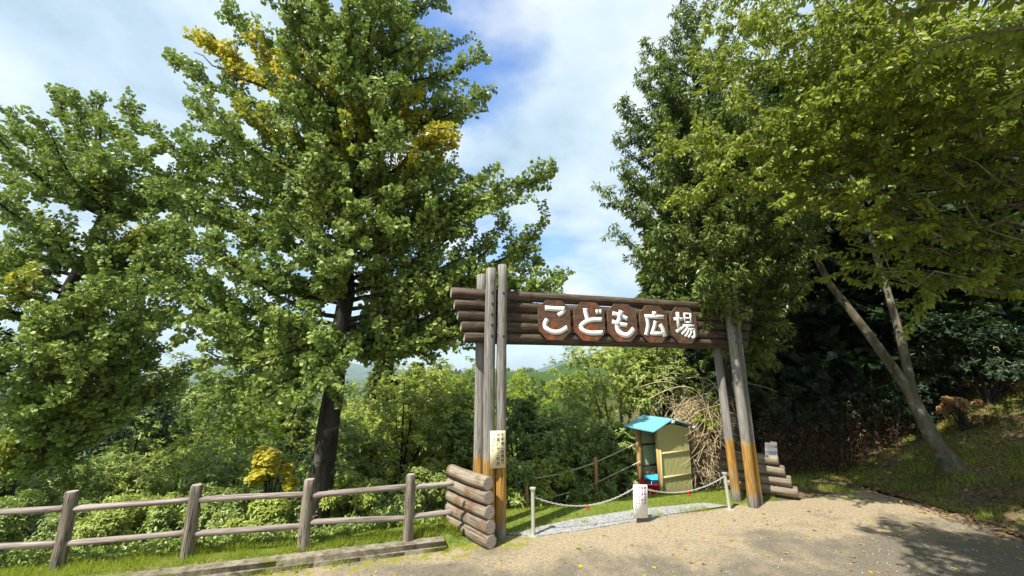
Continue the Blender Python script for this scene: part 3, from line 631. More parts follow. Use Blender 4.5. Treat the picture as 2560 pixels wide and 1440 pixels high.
def branchy(name, TP, r0, r1, tips, K, mats, bmat, label, cat, group=None, zmin=None, rise=.45, limb_r=.045, bare=0.0, min_leaf=.12, parts=('trunk', 'crown'), shoots=True, sides=14, wob=.07):
    """trunk path TP, limbs out to tips [(point, leaf material, attach height or None, leafless)], leafy shoots along each limb"""
    TP = np.asarray(TP, float); root = thing(name, TP[0], label, cat, group)
    bt, bc = MB(), MB(); tt = np.linspace(0, 1, 26)
    q = np.linspace(0, 1, len(TP)); path = np.stack([np.interp(tt, q, TP[:, k]) for k in range(3)], 1)
    path[1:-1] += .5 * r0 * rng.standard_normal((24, 3)) * [.25, .25, 0]
    rad = r1 + (r0 - r1) * (1 - tt) ** .8; rad[0] *= 1.35; rad[1] *= 1.1
    bt.tube(path, rad, sides, bump=.05)
    zmin = TP[0][2] if zmin is None else zmin
    for tp in tips:
        p, m = np.asarray(tp[0], float), tp[1]; za = tp[2] if len(tp) > 2 else None; nl = len(tp) > 3 and tp[3]
        hd = np.hypot(*(p - trunk_at(TP, p[2]))[:2])
        if za is None: za = p[2] - rise * hd * rng.uniform(.7, 1.3)
        za = min(max(za, zmin), TP[-1][2] - .1); a = trunk_at(TP, za); L = np.linalg.norm(p - a)
        c = (a + p) / 2 + np.array((0, 0, -K.arch * L)) + rnd(1)[0] * wob * L
        c[:2] = a[:2] + (p[:2] - a[:2]) * .62
        P = bez(a, c, p, max(6, int(L / .25))); P[1:-1] += .3 * wob * rng.standard_normal((len(P) - 2, 3))
        lr = limb_r * min(1, L / 3 + .25)
        bt.tube(P, np.linspace(lr, .006, len(P)), 6, False)
        if nl: continue
        leaf_line(bc, P, K, m, min_leaf)
        if not shoots: continue
        sp_, st_, sq = along(P, K.ss)
        for x_, d_, q_ in zip(sp_, st_, sq):
            if q_ < K.srt or rng.random() < (bare(x_) if callable(bare) else bare): continue
            for _ in range(1 if rng.random() < .5 else 2):
                pr_ = rnd(1)[0]; pr_ -= (pr_ @ d_) * d_
                if K.flat: pr_[2] *= 1 - K.flat
                dd = unit(.55 * d_ + .8 * unit(pr_) + np.array((0, 0, K.sup)))
                sl_ = rng.uniform(*K.shoot) * (1.15 - .75 * abs(q_ - .45))
                e = x_ + dd * sl_ + np.array((0, 0, -K.droop * .12 * sl_)); S_ = bez(x_, x_ + dd * sl_ * .5 + np.array((0, 0, -.05 * sl_)), e, 5)
                bt.tube(S_, np.linspace(.009, .003, 5), 3, False); leaf_line(bc, S_, K, 0 if m == 1 and q_ < .4 else m, .08)
    bt.obj(parts[0], bmat, root, True); bc.obj(parts[1], mats, root)
    return root
K_g = Kind(FAN, (.028, .082), 5, .029, .45, .55, .05, (.2, .62), .2, .34, .14, .14)
# the tall ginkgo beside the gate
gb = gnd(787, 1318, -.12); gb = np.array((gb[0], 6.75, float(height(gb[0], 6.75)) - .1))
gx = gb[0]; GT = np.array([gb, (gx + .04, 6.75, 1.0), (gx + .14, 6.75, 2.6), (gx + .18, 6.78, 5), (gx + .14, 6.8, 8), (gx + .1, 6.85, 12.0)])
tips = []
for px, py, dy, m in [(415, 135, .2, 0), (300, 262, -.3, 0), (265, 300, .4, 0), (492, 85, .2, 1), (640, 118, -1.1, 1), (560, 20, .3, 0), (520, 300, -.9, 0), (1210, 135, .3, 0), (1150, 240, -.2, 0), (1212, 225, 0, 0), (1050, 235, -.6, 1), (865, 195, -1.5, 1), (1130, 350, -.7, 1), (745, 185, -1.3, 1), (690, 150, -1.3, 1), (940, 250, -1.3, 1), (1000, 238, -1.1, 1), (1090, 318, -1.0, 1), (1100, 325, -.9, 1), (520, 108, 0, 1), (1300, 640, .0, 0), (1350, 640, .2, 0), (1385, 680, .1, 0), (1280, 690, -.2, 0), (1230, 620, .1, 0), (1200, 690, -.3, 0), (1340, 590, .3, 0), (1260, 725, .3, 0), (1180, 480, -.4, 0), (1310, 445, .1, 0), (1150, 420, -.4, 0), (1180, 560, -.2, 0), (1100, 640, -.9, 0), (1050, 720, -.9, 0), (1120, 700, .4, 0), (1240, 415, .1, 0), (1392, 416, .1, 0), (1262, 566, .6, 0), (1372, 545, .3, 0), (1404, 700, .0, 0), (1330, 722, -.3, 0), (1255, 470, -.5, 0), (945, 95, .2, 0), (1000, 150, .3, 0), (930, 30, .3, 0), (1180, 640, -.7, 0), (1140, 760, .2, 0), (1090, 850, .8, 0), (1000, 860, -.3, 0), (690, 830, -1.6, 0), (560, 800, -1.3, 0), (500, 870, -1.0, 0), (830, 860, -1.5, 0), (640, 730, -1.7, 0), (540, 640, -1.4, 0), (430, 560, -.9, 0), (380, 450, -.3, 0), (700, 520, -1.9, 0), (880, 560, -1.8, 0), (980, 480, -1.5, 0), (760, 620, -1.9, 0), (1080, 560, -1.2, 0), (420, 700, -.7, 0), (350, 640, .2, 0), (470, 480, -.3, 0), (400, 620, .3, 0), (520, 720, .1, 0), (480, 790, .3, 0), (560, 860, .2, 0), (450, 400, 0, 0), (480, 250, .1, 0), (600, 820, -.5, 0), (430, 330, .4, 0)]:
    tips.append((at(px, py, 6.75 + (dy if dy > 0 else dy * .6)), m))
for px, py, dy in [(520, 1010, -.5), (600, 1040, -.7), (560, 960, -.3), (690, 960, -1.0), (740, 1000, -1.2), (800, 950, -1.4), (640, 900, -1.2)]:
    tips.append((at(px, py, 6.75 + dy), 0, 2.55 + rng.uniform(0, .5)))
for k in range(78):
    z = rng.uniform(2.9, 11.6); q_ = (z - 2.9) / 9.0; r_ = 3.0 * (1 - q_) ** .75 + .35; th_ = k * 2.39996 + rng.uniform(-.3, .3); r_ *= rng.uniform(.55, 1.05)
    tips.append(((gx + .12 + r_ * math.cos(th_), 6.8 + r_ * math.sin(th_) * (.6 if math.sin(th_) < 0 else 1), z + .45 + .2 * r_), 2 if rng.random() < .07 else 0))
for k in range(34):
    z = rng.uniform(3.2, 10.5); tips.append(((gx + .12 + rng.uniform(-1.1, 1.1), 6.75 - rng.uniform(.5, 1.5), z + .5), 0))
for px, py in [(485, 130), (1040, 130), (960, 60)]: tips.append((at(px, py, 6.8), 0, None, True))
branchy('ginkgo_tree', GT, .20, .03, tips, K_g, [L_ginkgo, L_yellow, L_lime], B_ginkgo, 'tall ginkgo with patches of yellow leaves and a dark trunk behind the fence', 'tree', zmin=2.5)
# the second ginkgo at the left edge
g2 = at(-20, 1300, 7.6); g2[2] = float(height(g2[0], 7.6)) - .1
GT2 = np.array([g2, g2 + (.02, 0, 1.9), g2 + (.15, 0, 3.6), g2 + (.4, .1, 5.6), g2 + (.7, .1, 7.4)])
tips = []
for px, py, dy in [(18, 275, .3), (140, 222, .3), (185, 222, .1), (245, 240, .2), (80, 330, 0), (270, 480, -.2), (300, 600, -.6), (380, 640, -.8), (420, 800, -.9), (300, 840, -1.2), (150, 760, -1.5), (40, 680, -1.4), (120, 560, -1.0), (200, 420, -.3), (0, 480, -.4), (-60, 380, .4), (230, 700, -1.4), (90, 860, -1.6), (200, 930, -1.4), (60, 960, -1.3), (330, 960, -.6), (420, 940, 0), (340, 480, -.1), (400, 560, -.2), (440, 660, -.3), (360, 560, -.6), (470, 740, -.2), (450, 840, -.4), (380, 880, -.7), (500, 900, 0), (310, 380, .1), (350, 760, -.9), (270, 560, -.6), (420, 480, .1), (480, 600, .1), (330, 840, -.4), (250, 1000, -.8), (140, 1000, -1.1), (60, 1060, -.9), (-80, 760, -1), (20, 1100, -1.0), (-120, 560, 0), (350, 740, -1.2), (100, 440, -.4)]:
    tips.append((at(px, py, 7.6 + dy), 2 if rng.random() < .12 else 0))
for k in range(40):
    z = rng.uniform(2.2, 7.0); q_ = (z - 2.2) / 5.6; r_ = (2.7 * (1 - q_) ** .6 + .4) * rng.uniform(.5, 1.05); th_ = k * 2.39996; c_ = trunk_at(GT2, z)
    tips.append((c_ + np.array((r_ * math.cos(th_), r_ * math.sin(th_), .35 + .1 * r_)), 0))
tips.append((at(310, 1010, 7.2), 0, float(g2[2]) + 2.3)); tips.append((at(240, 880, 7.3), 0, float(g2[2]) + 2.5))
branchy('ginkgo_tree', GT2, .21, .03, tips, K_g, [L_ginkgo, L_yellow, L_lime], B_ginkgo, 'broader lower ginkgo, all green, at the left end of the fence', 'tree', zmin=float(g2[2]) + 1.7)
# evergreen oak over the right gate posts
K_o = Kind(LANCE, (.085, .15), 4, .036, 1.0, .35, .03, (.18, .5), .24, .1, .2, .05)
ox, oy = 4.75, 8.9
OT = np.array([(ox, oy, float(height(ox, oy)) - .1), (ox - .05, oy, 2.5), (ox - .15, oy, 5), (ox - .1, oy, 8), (ox, oy, 11)])
tips = []
for px, py, Y_ in [(1505, 470, 8.0), (1535, 345, 8.2), (1560, 260, 8.3), (1590, 190, 8.4), (1600, 100, 8.5), (1680, 70, 8.2), (1700, 20, 8.6), (1530, 560, 8.0), (1590, 620, 8.0), (1620, 640, 8.1), (1545, 430, 7.8), (1560, 400, 7.6), (1600, 500, 7.4), (1640, 300, 7.6), (1650, 420, 7.2), (1700, 560, 7.0), (1740, 650, 6.9), (1800, 690, 6.9), (1850, 660, 7.0), (1780, 600, 6.7), (1700, 470, 6.9), (1750, 380, 6.8), (1690, 200, 7.4), (1760, 280, 7.0), (1850, 560, 6.8), (1900, 640, 7.2), (1950, 560, 7.3), (1860, 480, 6.7), (1640, 560, 7.3), (1700, 640, 7.4), (1940, 760, 7.6), (1900, 830, 7.9), (1830, 700, 6.6), (1790, 690, 6.5), (1770, 660, 6.5), (1740, 700, 6.8), (1590, 320, 7.9), (1660, 150, 8.0), (1740, 100, 7.8), (1820, 60, 7.8), (1930, 880, 7.8), (2010, 700, 7.8), (2030, 620, 7.6), (1810, 200, 7.2), (1640, 170, 8.2), (1660, 90, 8.3), (1690, 40, 8.4), (1720, 110, 8.0), (1740, 30, 8.2), (1620, 230, 8.0), (1610, 150, 8.4), (1660, 240, 7.7), (1770, -10, 8.2), (1700, -40, 8.5), (1570, 330, 8.0), (1560, 500, 7.9)]:
    tips.append((at(px, py, Y_), 0))
for k in range(120):
    u_ = rnd(1)[0]; u_[1] = -abs(u_[1]) if rng.random() < .6 else u_[1]; q_ = rng.uniform(.55, 1) ; tips.append((np.array((ox - .1, oy - .4, 6.4)) + u_ * np.array((2.5, 2.3, 3.9)) * q_, 0))
branchy('evergreen_oak', OT, .17, .03, tips, K_o, [L_oak], B_dark, 'dense evergreen oak with drooping narrow leaves over the right gate posts', 'tree', zmin=2.4, rise=.5, limb_r=.04)
# cherry whose trunk stands right of the picture; its flat sprays sweep in over the road
K_c = Kind(OVAL, (.045, .105), 3, .036, .9, .5, .03, (.25, .8), .17, .0, .12, .02, .5)
cx_, cy_ = 10.2, 5.2
CT = np.array([(cx_, cy_, float(height(cx_, cy_)) - .1), (cx_ - .2, cy_, 3.2), (cx_ - .5, cy_ - .1, 4.8), (cx_ - .7, cy_ - .2, 7.2), (cx_ - .6, cy_ - .2, 9)])
tips = []
for px, py, Y_ in [(1655, 345, 5.9), (1690, 470, 5.8), (1800, 400, 5.4), (1860, 330, 5.3), (1740, 330, 5.7), (1780, 440, 5.6), (1830, 360, 5.3), (1880, 420, 5.4), (1920, 300, 5.2), (1720, 150, 5.9), (1790, 200, 5.6), (1850, 140, 5.4), (1760, 80, 5.8), (1820, 260, 5.5), (1950, 30, 4.9), (2020, 130, 4.7), (2080, 320, 4.9), (2200, 180, 4.2), (2400, 200, 4.0), (2150, 220, 4.4), (2250, 120, 4.0), (1750, 20, 6.0), (1800, 120, 5.5), (1850, 60, 5.2), (1900, 200, 5.2), (1960, 120, 4.8), (1980, 280, 5.0), (2010, 380, 5.2), (2050, 60, 4.4), (2080, 200, 4.6), (2100, 480, 5.2), (2150, 330, 4.8), (2180, 100, 4.0), (2240, 240, 4.4), (2280, 40, 3.8), (2300, 160, 4.1), (2040, 640, 5.7), (2110, 690, 5.9), (2200, 590, 5.6), (2330, 520, 5.2), (2400, 120, 3.8), (2500, 50, 3.6), (1900, 430, 6.0), (1950, 340, 5.6), (2020, 230, 5.0), (1880, 0, 5.4), (2130, 20, 4.3), (2380, 620, 5.5), (2450, 700, 5.6), (2100, 560, 5.8), (2000, 480, 5.9), (2520, 420, 4.8)]:
    tips.append((at(px, py, Y_), 0))
for k in range(26):
    z = rng.uniform(6.6, 8.6); th_ = rng.uniform(0, 6.28); r_ = rng.uniform(2, 5.6)
    p_ = np.array((cx_ - .6 + r_ * math.cos(th_), cy_ - .8 + r_ * math.sin(th_) * .95, z + .1))
    tips.append((p_, 0))
for px, py, Y_ in [(2330, 432, 4.9), (2420, 560, 5.1), (2160, 400, 5.1), (2300, 350, 4.9), (2260, 640, 5.5), (2120, 610, 5.6), (2200, 470, 5.2), (2280, 480, 5.0), (2380, 380, 4.7), (2210, 330, 4.9), (2340, 600, 5.3), (2180, 560, 5.6), (2430, 480, 5.0), (2060, 430, 5.4), (2130, 520, 5.6), (2300, 700, 5.9), (2400, 640, 5.7), (1990, 420, 5.7)]: tips.append((at(px, py, Y_), 0, None, True))
K_s = Kind(OVAL, (.045, .105), 3, .033, .9, .5, .03, (.25, .8), .17, .0, .45, .02, .5)
branchy('cherry_tree', CT, .22, .04, tips, K_s, [L_cherry], B_pale, 'cherry with yellow green leaves on flat sprays reaching in from the right edge', 'tree', zmin=2.6, rise=.16, min_leaf=.55, limb_r=.036, bare=lambda p: .05 if p[0] < 3.3 else (.3 if p[2] > 5.2 else .75), wob=.22)
dx_, dy_ = 8.0, -.6
DT = np.array([(dx_, dy_, float(height(dx_, dy_)) - .1), (dx_ - .2, dy_, 2.6), (dx_ - .6, dy_ + .2, 4.4), (dx_ - .8, dy_ + .3, 7.4)])
tips = []
for k in range(62):
    th_ = rng.uniform(0, 6.28); r_ = math.sqrt(rng.uniform(.04, 1)); p_ = np.array((3.3 + 2.1 * r_ * math.cos(th_), 2.0 + 1.4 * r_ * math.sin(th_), rng.uniform(6.0, 7.4)))
    tips.append((p_, 0))
for p_ in [(3.6, 2.9, 4.9), (4.1, 3.0, 5.0), (4.4, 2.7, 4.7), (4.6, 3.2, 5.1), (3.2, 2.8, 5.1), (3.9, 3.3, 5.2)]: tips.append((np.array(p_), 0))
branchy('cherry_tree', DT, .20, .04, tips, K_c, [L_cherry], B_pale, 'nearest cherry, its leafy twigs hanging into the top right corner', 'tree', zmin=2.8, rise=.2, limb_r=.06, bare=.3)
# leaning forked tree on the bank
f0 = np.array((8.22, 7.94, .42)); f1 = at(2278, 985, 8.1); f2 = at(2070, 705, 8.3); f3 = at(2190, 640, 8.6)
ft = thing('forked_tree', f0, 'pale leaning forked trunk growing from the bank beyond the road', 'tree')
b = MB(); P = np.vstack([bez(f0, f0 * .5 + f1 * .5 + np.array((-.12, 0, -.08)), f1, 9), bez(f1, (f1 + f2) / 2 + np.array((0, 0, .12)), f2, 9)[1:], bez(f2, f2 + (f2 - f1) * .4 + np.array((.1, 0, .4)), f2 + (f2 - f1) * .7 + np.array((.1, 0, 1.6)), 6)[1:]])
b.tube(P, np.interp(np.linspace(0, 1, len(P)), [0, .06, .4, 1], [.23, .135, .095, .04]), 14, bump=.05)
P2 = np.vstack([bez(f1 - (f1 - f0) * .04, f1 * .6 + f3 * .4 + np.array((.14, 0, 0)), f3, 9), bez(f3, f3 + (0, 0, .8), f3 + (-.3, 0, 2.6), 6)[1:]])
b.tube(P2, np.interp(np.linspace(0, 1, len(P2)), [0, 1], [.085, .035]), 12, bump=.05); b.obj('trunk', B_fork, ft, True)
b = MB(); bt = MB()
for k in range(34):
    a_ = (P if k % 2 else P2)[-1 - k % 4]; e_ = a_ + rnd(1)[0] * [1.7, 1.5, .8] + UP * .9
    q_ = bez(a_, (a_ + e_) / 2 + UP * .2, e_, 7); bt.tube(q_, np.linspace(.025, .005, 7), 5, False); leaf_line(b, q_, K_c, 0, .2)
    for x_ in q_[2:]:
        d_ = unit(rnd(1)[0] * [1, 1, .3]); s_ = bez(x_, x_ + d_ * .3, x_ + d_ * .6, 4); leaf_line(b, s_, K_c, 0)
bt.obj('branches', B_pale, ft); b.obj('crown', L_oak, ft)
# ---- shrubs and small trees of the slope
def bush(name, px, top, Y_, wpx, matl, label, size=(.075, .12), n=5200, tm=NARROW, bot=None, group='shrubs on the slope behind the fence', depth=.9, cat='shrub', stem=B_dark, open_=0.0, clump=(.16, .34), droop=.25, taper=0.0):
    x0 = float(at(px, 1000, Y_)[0]); zt_ = float(at(px, top, Y_)[2]); zg = float(height(x0, Y_)); W = wpx / F * Y_ * .94
    Hh = max(zt_ - zg, .4); zb = zg + Hh * open_ if bot is None else float(at(px, bot, Y_)[2]); zb = max(zb, zg - .1)
    root = thing(name, (x0, Y_, zg), label, cat, group); b, bs = MB(), MB()
    n = int(n * 1.5); c_ = np.array((x0, Y_, (zt_ + zb) / 2)); rad = np.array((W / 2, W / 2 * depth, (zt_ - zb) / 2))
    nc = max(10, int(26 * max(.5, min(3.2, W * (zt_ - zb) / 1.4)))); U_ = rnd(nc); U_[:, 2] = np.where(U_[:, 2] < -.55, -U_[:, 2], U_[:, 2])
    lump = 1 + .16 * np.sin(U_[:, 0] * 4 + px) * np.sin(U_[:, 2] * 5 + 1) + .10 * rng.standard_normal(nc)
    sh = rng.uniform(.62, .98, nc)[:, None]; cc = U_ * rad * sh * lump[:, None]
    if taper: cc[:, :2] *= (1 - taper * (cc[:, 2:] / rad[2] * .5 + .5))
    cc += c_; cr = rng.uniform(*clump, nc) * min(1.6, max(.7, W / 1.6)); per = max(30, n // nc)
    for q, r_, u_ in zip(cc, cr, U_):
        nr_ = max(3, per // 11); v = unit(rnd(nr_) + u_ * .55 + UP * .3); rr_ = r_ * rng.uniform(.5, 1.15, (nr_, 1)); p = q + v * rr_ * [1, 1, .85]
        dv_ = unit(v * .6 + UP * .7 + u_ * .3 + rnd(nr_) * .35)           # every twig ends in a rosette of leaves
        p = np.repeat(p, 11, 0); dv_ = np.repeat(dv_, 11, 0); k_n = len(p); o_ = rnd(k_n); o_ = unit(o_ - (o_ * dv_).sum(1, keepdims=True) * dv_)
        leaves(b, p + rnd(k_n) * .02 - dv_ * rng.uniform(0, .07, (k_n, 1)), o_ + dv_ * rng.uniform(-.1, .7, (k_n, 1)) - UP * droop, dv_ + rnd(k_n) * .35, rng.uniform(size[0], size[1], k_n), tm)
    for k in range(max(3, min(nc, 9))):
        e_ = cc[k]; a_ = np.array((x0, Y_, zg - .15)) + rng.uniform(-.1, .1, 3) * [1, 1, 0]
        q_ = bez(a_, a_ * [.6, .6, .35] + e_ * [.4, .4, .65], e_, 8); bs.tube(q_, np.linspace(.035 * max(.6, min(2, Hh / 2.5)), .008, 8), 6, False)
    bs.obj('stem', stem, root, True); b.obj('foliage', matl, root); return root
bush('evergreen_shrub', 1060, 905, 13.0, 330, L_shrub2, 'tallest rounded light green shrub between the ginkgo trunk and the left gate posts', n=8500, size=(.09, .14))
bush('evergreen_shrub', 975, 1030, 11.2, 320, L_shrub2, 'broad shrub with pale narrow leaves right of the ginkgo trunk above the fence', n=9000, size=(.08, .125))
bush('evergreen_shrub', 1150, 1035, 10.2, 180, L_shrub, 'mid green shrub directly behind the left gate posts', n=4500, size=(.075, .115))
bush('evergreen_shrub', 1010, 950, 10.4, 300, L_shrub2, 'dense bright shrub rising to the low limbs right of the ginkgo trunk', n=9000, size=(.075, .12))
bush('evergreen_shrub', 1130, 930, 10.9, 170, L_shrub2, 'tall pale shrub close behind the left gate posts under the beam end', n=6000, size=(.075, .12))
bush('evergreen_shrub', 880, 1060, 9.4, 190, L_shrub, 'mid green shrub touching the right side of the ginkgo trunk', n=5500, size=(.07, .115))
bush('evergreen_shrub', 890, 1200, 6.9, 190, L_shrub2, 'low bushy shrub beside the foot of the ginkgo trunk', n=9500, size=(.045, .075), clump=(.12, .26))
bush('evergreen_shrub', 1040, 1190, 6.8, 220, L_shrub, 'low shrub behind the fence post nearest the stacked logs', n=9500, size=(.045, .075), clump=(.12, .26))
bush('evergreen_shrub', 640, 1120, 10.6, 280, L_shrub, 'round grey green shrub left of the yellow sapling', n=7000)
bush('evergreen_shrub', 470, 1120, 10.8, 290, L_shrub2, 'wide pale shrub above the middle of the left fence span', n=7500)
bush('evergreen_shrub', 300, 1130, 10.4, 250, L_shrub, 'olive shrub behind the second fence span with a few yellowing shoots', n=6500)
bush('evergreen_shrub', 120, 1120, 8.7, 280, L_shrub, 'shaded shrub under the left ginkgo behind the leftmost post', n=6500)
bush('evergreen_shrub', -70, 1080, 8.6, 260, L_shrub, 'shrub cut by the left picture edge under the ginkgo', n=5000)
bush('evergreen_shrub', 585, 1235, 6.5, 230, L_shrub, 'low dark shrub just behind the rails left of the ginkgo trunk', n=9500, size=(.045, .075), clump=(.12, .26))
bush('evergreen_shrub', 690, 1255, 6.1, 130, L_shrub2, 'small bright shrub with hanging leaves beside the middle fence post', n=9500, size=(.045, .075), clump=(.12, .26))
bush('evergreen_shrub', 400, 1255, 6.5, 240, L_shrub2, 'low pale shrub growing by the dark handrail', n=9500, size=(.045, .075), clump=(.12, .26))
bush('evergreen_shrub', 200, 1265, 6.4, 250, L_shrub, 'low dark shrub left of the handrail behind the rails', n=9500, size=(.045, .075), clump=(.12, .26))
bush('evergreen_shrub', 10, 1255, 6.3, 240, L_shrub, 'low shrub in the bottom left corner behind the rails', n=9500, size=(.045, .075), clump=(.12, .26))
bush('yellow_sapling', 700, 1120, 6.7, 110, L_yellow, 'bright yellow sapling left of the ginkgo trunk', n=3000, tm=FAN, cat='sapling', group=None, taper=.4, clump=(.09, .18), size=(.05, .08), bot=1235)
gq = 'shrubs behind the gate'
bush('evergreen_shrub', 1300, 985, 10.5, 150, L_oak, 'dark round shrub seen just right of the left gate posts', n=5500, group=gq)
bush('evergreen_shrub', 1400, 1050, 9.9, 250, L_shrub, 'wide mid green shrub in the middle of the gate opening', n=8000, group=gq, size=(.08, .125))
bush('evergreen_shrub', 1520, 1065, 10.2, 230, L_shrub, 'dark shrub behind the far rope fence post', n=7000, group=gq)
bush('evergreen_shrub', 1340, 1165, 8.6, 160, L_shrub2, 'low yellowish shrub at the near end of the rope fence', n=4200, group=gq, size=(.075, .115))
bush('evergreen_shrub', 1280, 1160, 8.0, 110, L_shrub, 'narrow shrub filling the gap beside the left bollard', n=3000, group=gq)
bush('evergreen_shrub', 1440, 1175, 9.2, 170, L_shrub, 'low dark shrub under the ropes left of the shelter', n=4000, group=gq)
bush('evergreen_shrub', 1590, 1075, 10.6, 180, L_oak, 'dark shrub right behind the shelter roof', n=4500, group=gq)
bush('slender_tree', 1540, 862, 12.5, 300, L_shrub2, 'loose pale leaved tree rising to the underside of the beam', n=9000, group=None, cat='tree', bot=1100, size=(.07, .12), clump=(.2, .42), stem=B_pale)
bush('slender_tree', 1640, 850, 12.0, 190, L_shrub, 'slender tree with a pale thin trunk left of the dark thicket', n=5500, group=None, cat='tree', bot=1060, clump=(.2, .4), stem=B_pale)
bush('lime_tree', 1300, 940, 17, 150, L_lemon, 'lime green tree behind the dark round shrub', n=5000, group='lime green trees beyond the gate', cat='tree', size=(.10, .16))
bush('lime_tree', 1445, 925, 18, 210, L_lemon, 'broad lime green tree in the centre of the gate opening', n=7500, group='lime green trees beyond the gate', cat='tree', size=(.10, .16))
fg = 'trees of the valley beyond the fence'
bush('valley_tree', 560, 890, 21, 280, L_shrub, 'rounded valley tree left of the ginkgo trunk under the sky gap', n=8000, group=fg, cat='tree', size=(.12, .2))
bush('valley_tree', 410, 930, 19, 240, L_shrub, 'dim valley tree behind the branch of the left ginkgo', n=7000, group=fg, cat='tree', size=(.12, .2))
bush('valley_tree', 250, 960, 17, 260, L_shade, 'dark valley tree under the left ginkgo', n=6000, group=fg, cat='tree', size=(.12, .2))
bush('valley_tree', 640, 965, 16, 220, L_lemon, 'yellow green valley tree just left of the ginkgo trunk', n=6500, group=fg, cat='tree', size=(.1, .17))
bush('valley_tree', 870, 985, 15, 190, L_shrub, 'dark green valley tree right of the ginkgo trunk', n=6000, group=fg, cat='tree', size=(.1, .17))
bush('valley_tree', 1120, 880, 20, 150, L_lemon, 'bright tree top showing left of the gate posts under the beam', n=4000, group=fg, cat='tree', size=(.11, .18))
bush('valley_tree', 470, 880, 14.5, 260, L_shrub, 'leafy tree filling the gap between the two ginkgos', n=8000, group=fg, cat='tree', size=(.10, .16))
bush('valley_tree', 345, 905, 13.5, 220, L_shade, 'dark leafy tree against the right side of the left ginkgo', n=7000, group=fg, cat='tree', size=(.10, .16))
bush('valley_tree', 60, 1010, 13, 280, L_shade, 'deeply shaded tree behind the left ginkgo trunk', n=6000, group=fg, cat='tree')
def cedar(px, top, Y_, wpx, matl, label, n=4200, group=None, bot=None, trunk_r=.14, low=.12, spray=(.16, .3), lean=0.0, base=None):
    x0 = float(at(px, 1000, Y_)[0]) if base is None else base; zg = float(height(x0, Y_)); zt_ = float(at(px, top, Y_)[2]) if base is None else top
    W = wpx / F * Y_ * .94 if base is None else wpx; root = thing('cedar_tree', (x0, Y_, zg), label, 'tree', group); Hh = zt_ - zg
    b, bs = MB(), MB(); bs.tube([(x0, Y_, zg - .3), (x0 + lean * .5, Y_, zg + Hh * .5), (x0 + lean, Y_, zt_)], [trunk_r * 1.15, trunk_r * .75, .02], 10, bump=.04)
    q = rng.uniform(low, 1, n) ; th = rng.uniform(0, 6.28, n); band_ = np.floor(q * 16 + .5 * np.sin(th * 3)) / 16
    R_ = W / 2 * (1 - q) ** .7 * (.75 + .35 * np.sin(q * 60 + th * 2)) * rng.uniform(.55, 1.05, n) + .06
    z = zg + Hh * q - R_ * .25; p = np.stack([x0 + lean * q + R_ * np.cos(th), Y_ + R_ * np.sin(th), z], 1); o_ = np.stack([np.cos(th), np.sin(th), np.full(n, -.2)], 1)
    leaves(b, p, o_ + rnd(n) * .55, UP + rnd(n) * .6 + o_ * .3, rng.uniform(spray[0], spray[1], n) * max(.7, min(2, W / 2.4)), SPRAY)
    bs.obj('trunk', B_dark, root, True); b.obj('crown', matl, root); return root
cedar(955, 872, 19, 190, L_cedar, 'bright conifer right of the ginkgo trunk below the low limbs', 6000)
cedar(1040, 905, 21, 150, L_cedar, 'darker narrow conifer between the bright conifer and the gate', 4500)
cedar(740, 905, 23, 170, L_cedar, 'conifer just left of the ginkgo trunk beyond the lime tree', 4500)
cedar(1357, 950, 42, 46, L_cedar, 'small pointed conifer far off in the middle of the gate opening', 2500)
cedar(1665, 560, 13.5, 210, L_cedar, 'sunlit yellow green conifer above the beam behind the oak', 9000, spray=(.14, .26), low=.25)
# ---- the dark wood on the right
wg = 'dark conifers of the wood'
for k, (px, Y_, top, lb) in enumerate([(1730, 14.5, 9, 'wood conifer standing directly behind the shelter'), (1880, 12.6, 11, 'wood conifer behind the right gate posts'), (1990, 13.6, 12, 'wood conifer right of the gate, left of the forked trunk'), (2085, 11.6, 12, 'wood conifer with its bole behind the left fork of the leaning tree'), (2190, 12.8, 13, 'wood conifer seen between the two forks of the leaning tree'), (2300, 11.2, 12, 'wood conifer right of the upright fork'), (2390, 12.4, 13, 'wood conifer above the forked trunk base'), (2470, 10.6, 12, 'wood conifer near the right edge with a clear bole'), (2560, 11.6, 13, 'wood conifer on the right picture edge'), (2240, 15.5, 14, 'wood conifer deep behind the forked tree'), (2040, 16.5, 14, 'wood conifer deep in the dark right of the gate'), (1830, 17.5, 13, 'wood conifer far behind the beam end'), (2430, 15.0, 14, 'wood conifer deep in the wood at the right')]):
    x0 = float(at(px, 1000, Y_)[0]); cedar(px, top, Y_, 4.6 + .5 * (k % 3), L_shade, lb, 7000, wg, trunk_r=.17, low=.16, spray=(.16, .30), base=x0, lean=.2 * math.sin(k * 2.1))
ug = 'dark undergrowth bushes of the wood'
for k, (px, top, Y_, wpx, mt, lb) in enumerate([(1960, 880, 10.6, 240, L_shade, 'dark bush behind the low pale logs'), (2110, 900, 10.9, 260, L_shade, 'dark bush left of the forked trunk'), (2250, 960, 10.2, 240, L_shade, 'dark bush right behind the forked trunk'), (1850, 820, 11.2, 220, L_oak, 'glossy bush behind the right gate posts'), (2470, 790, 9.0, 230, L_shade, 'olive bush high on the bank at the right'), (2560, 700, 9.6, 260, L_oak, 'glossy bush at the right picture edge'), (2330, 640, 10.4, 300, L_shade, 'glossy bush above the upright fork'), (1760, 800, 12.4, 200, L_shade, 'dark bush between the dry vines and the conifers')]):
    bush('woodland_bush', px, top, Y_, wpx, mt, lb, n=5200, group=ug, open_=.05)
bush('dead_fern', 2395, 985, 8.7, 130, L_dead, 'rust brown dead fern clump above the forked trunk base', n=700, tm=LANCE, size=(.07, .13), group=None, cat='fern', clump=(.12, .24), droop=.7)
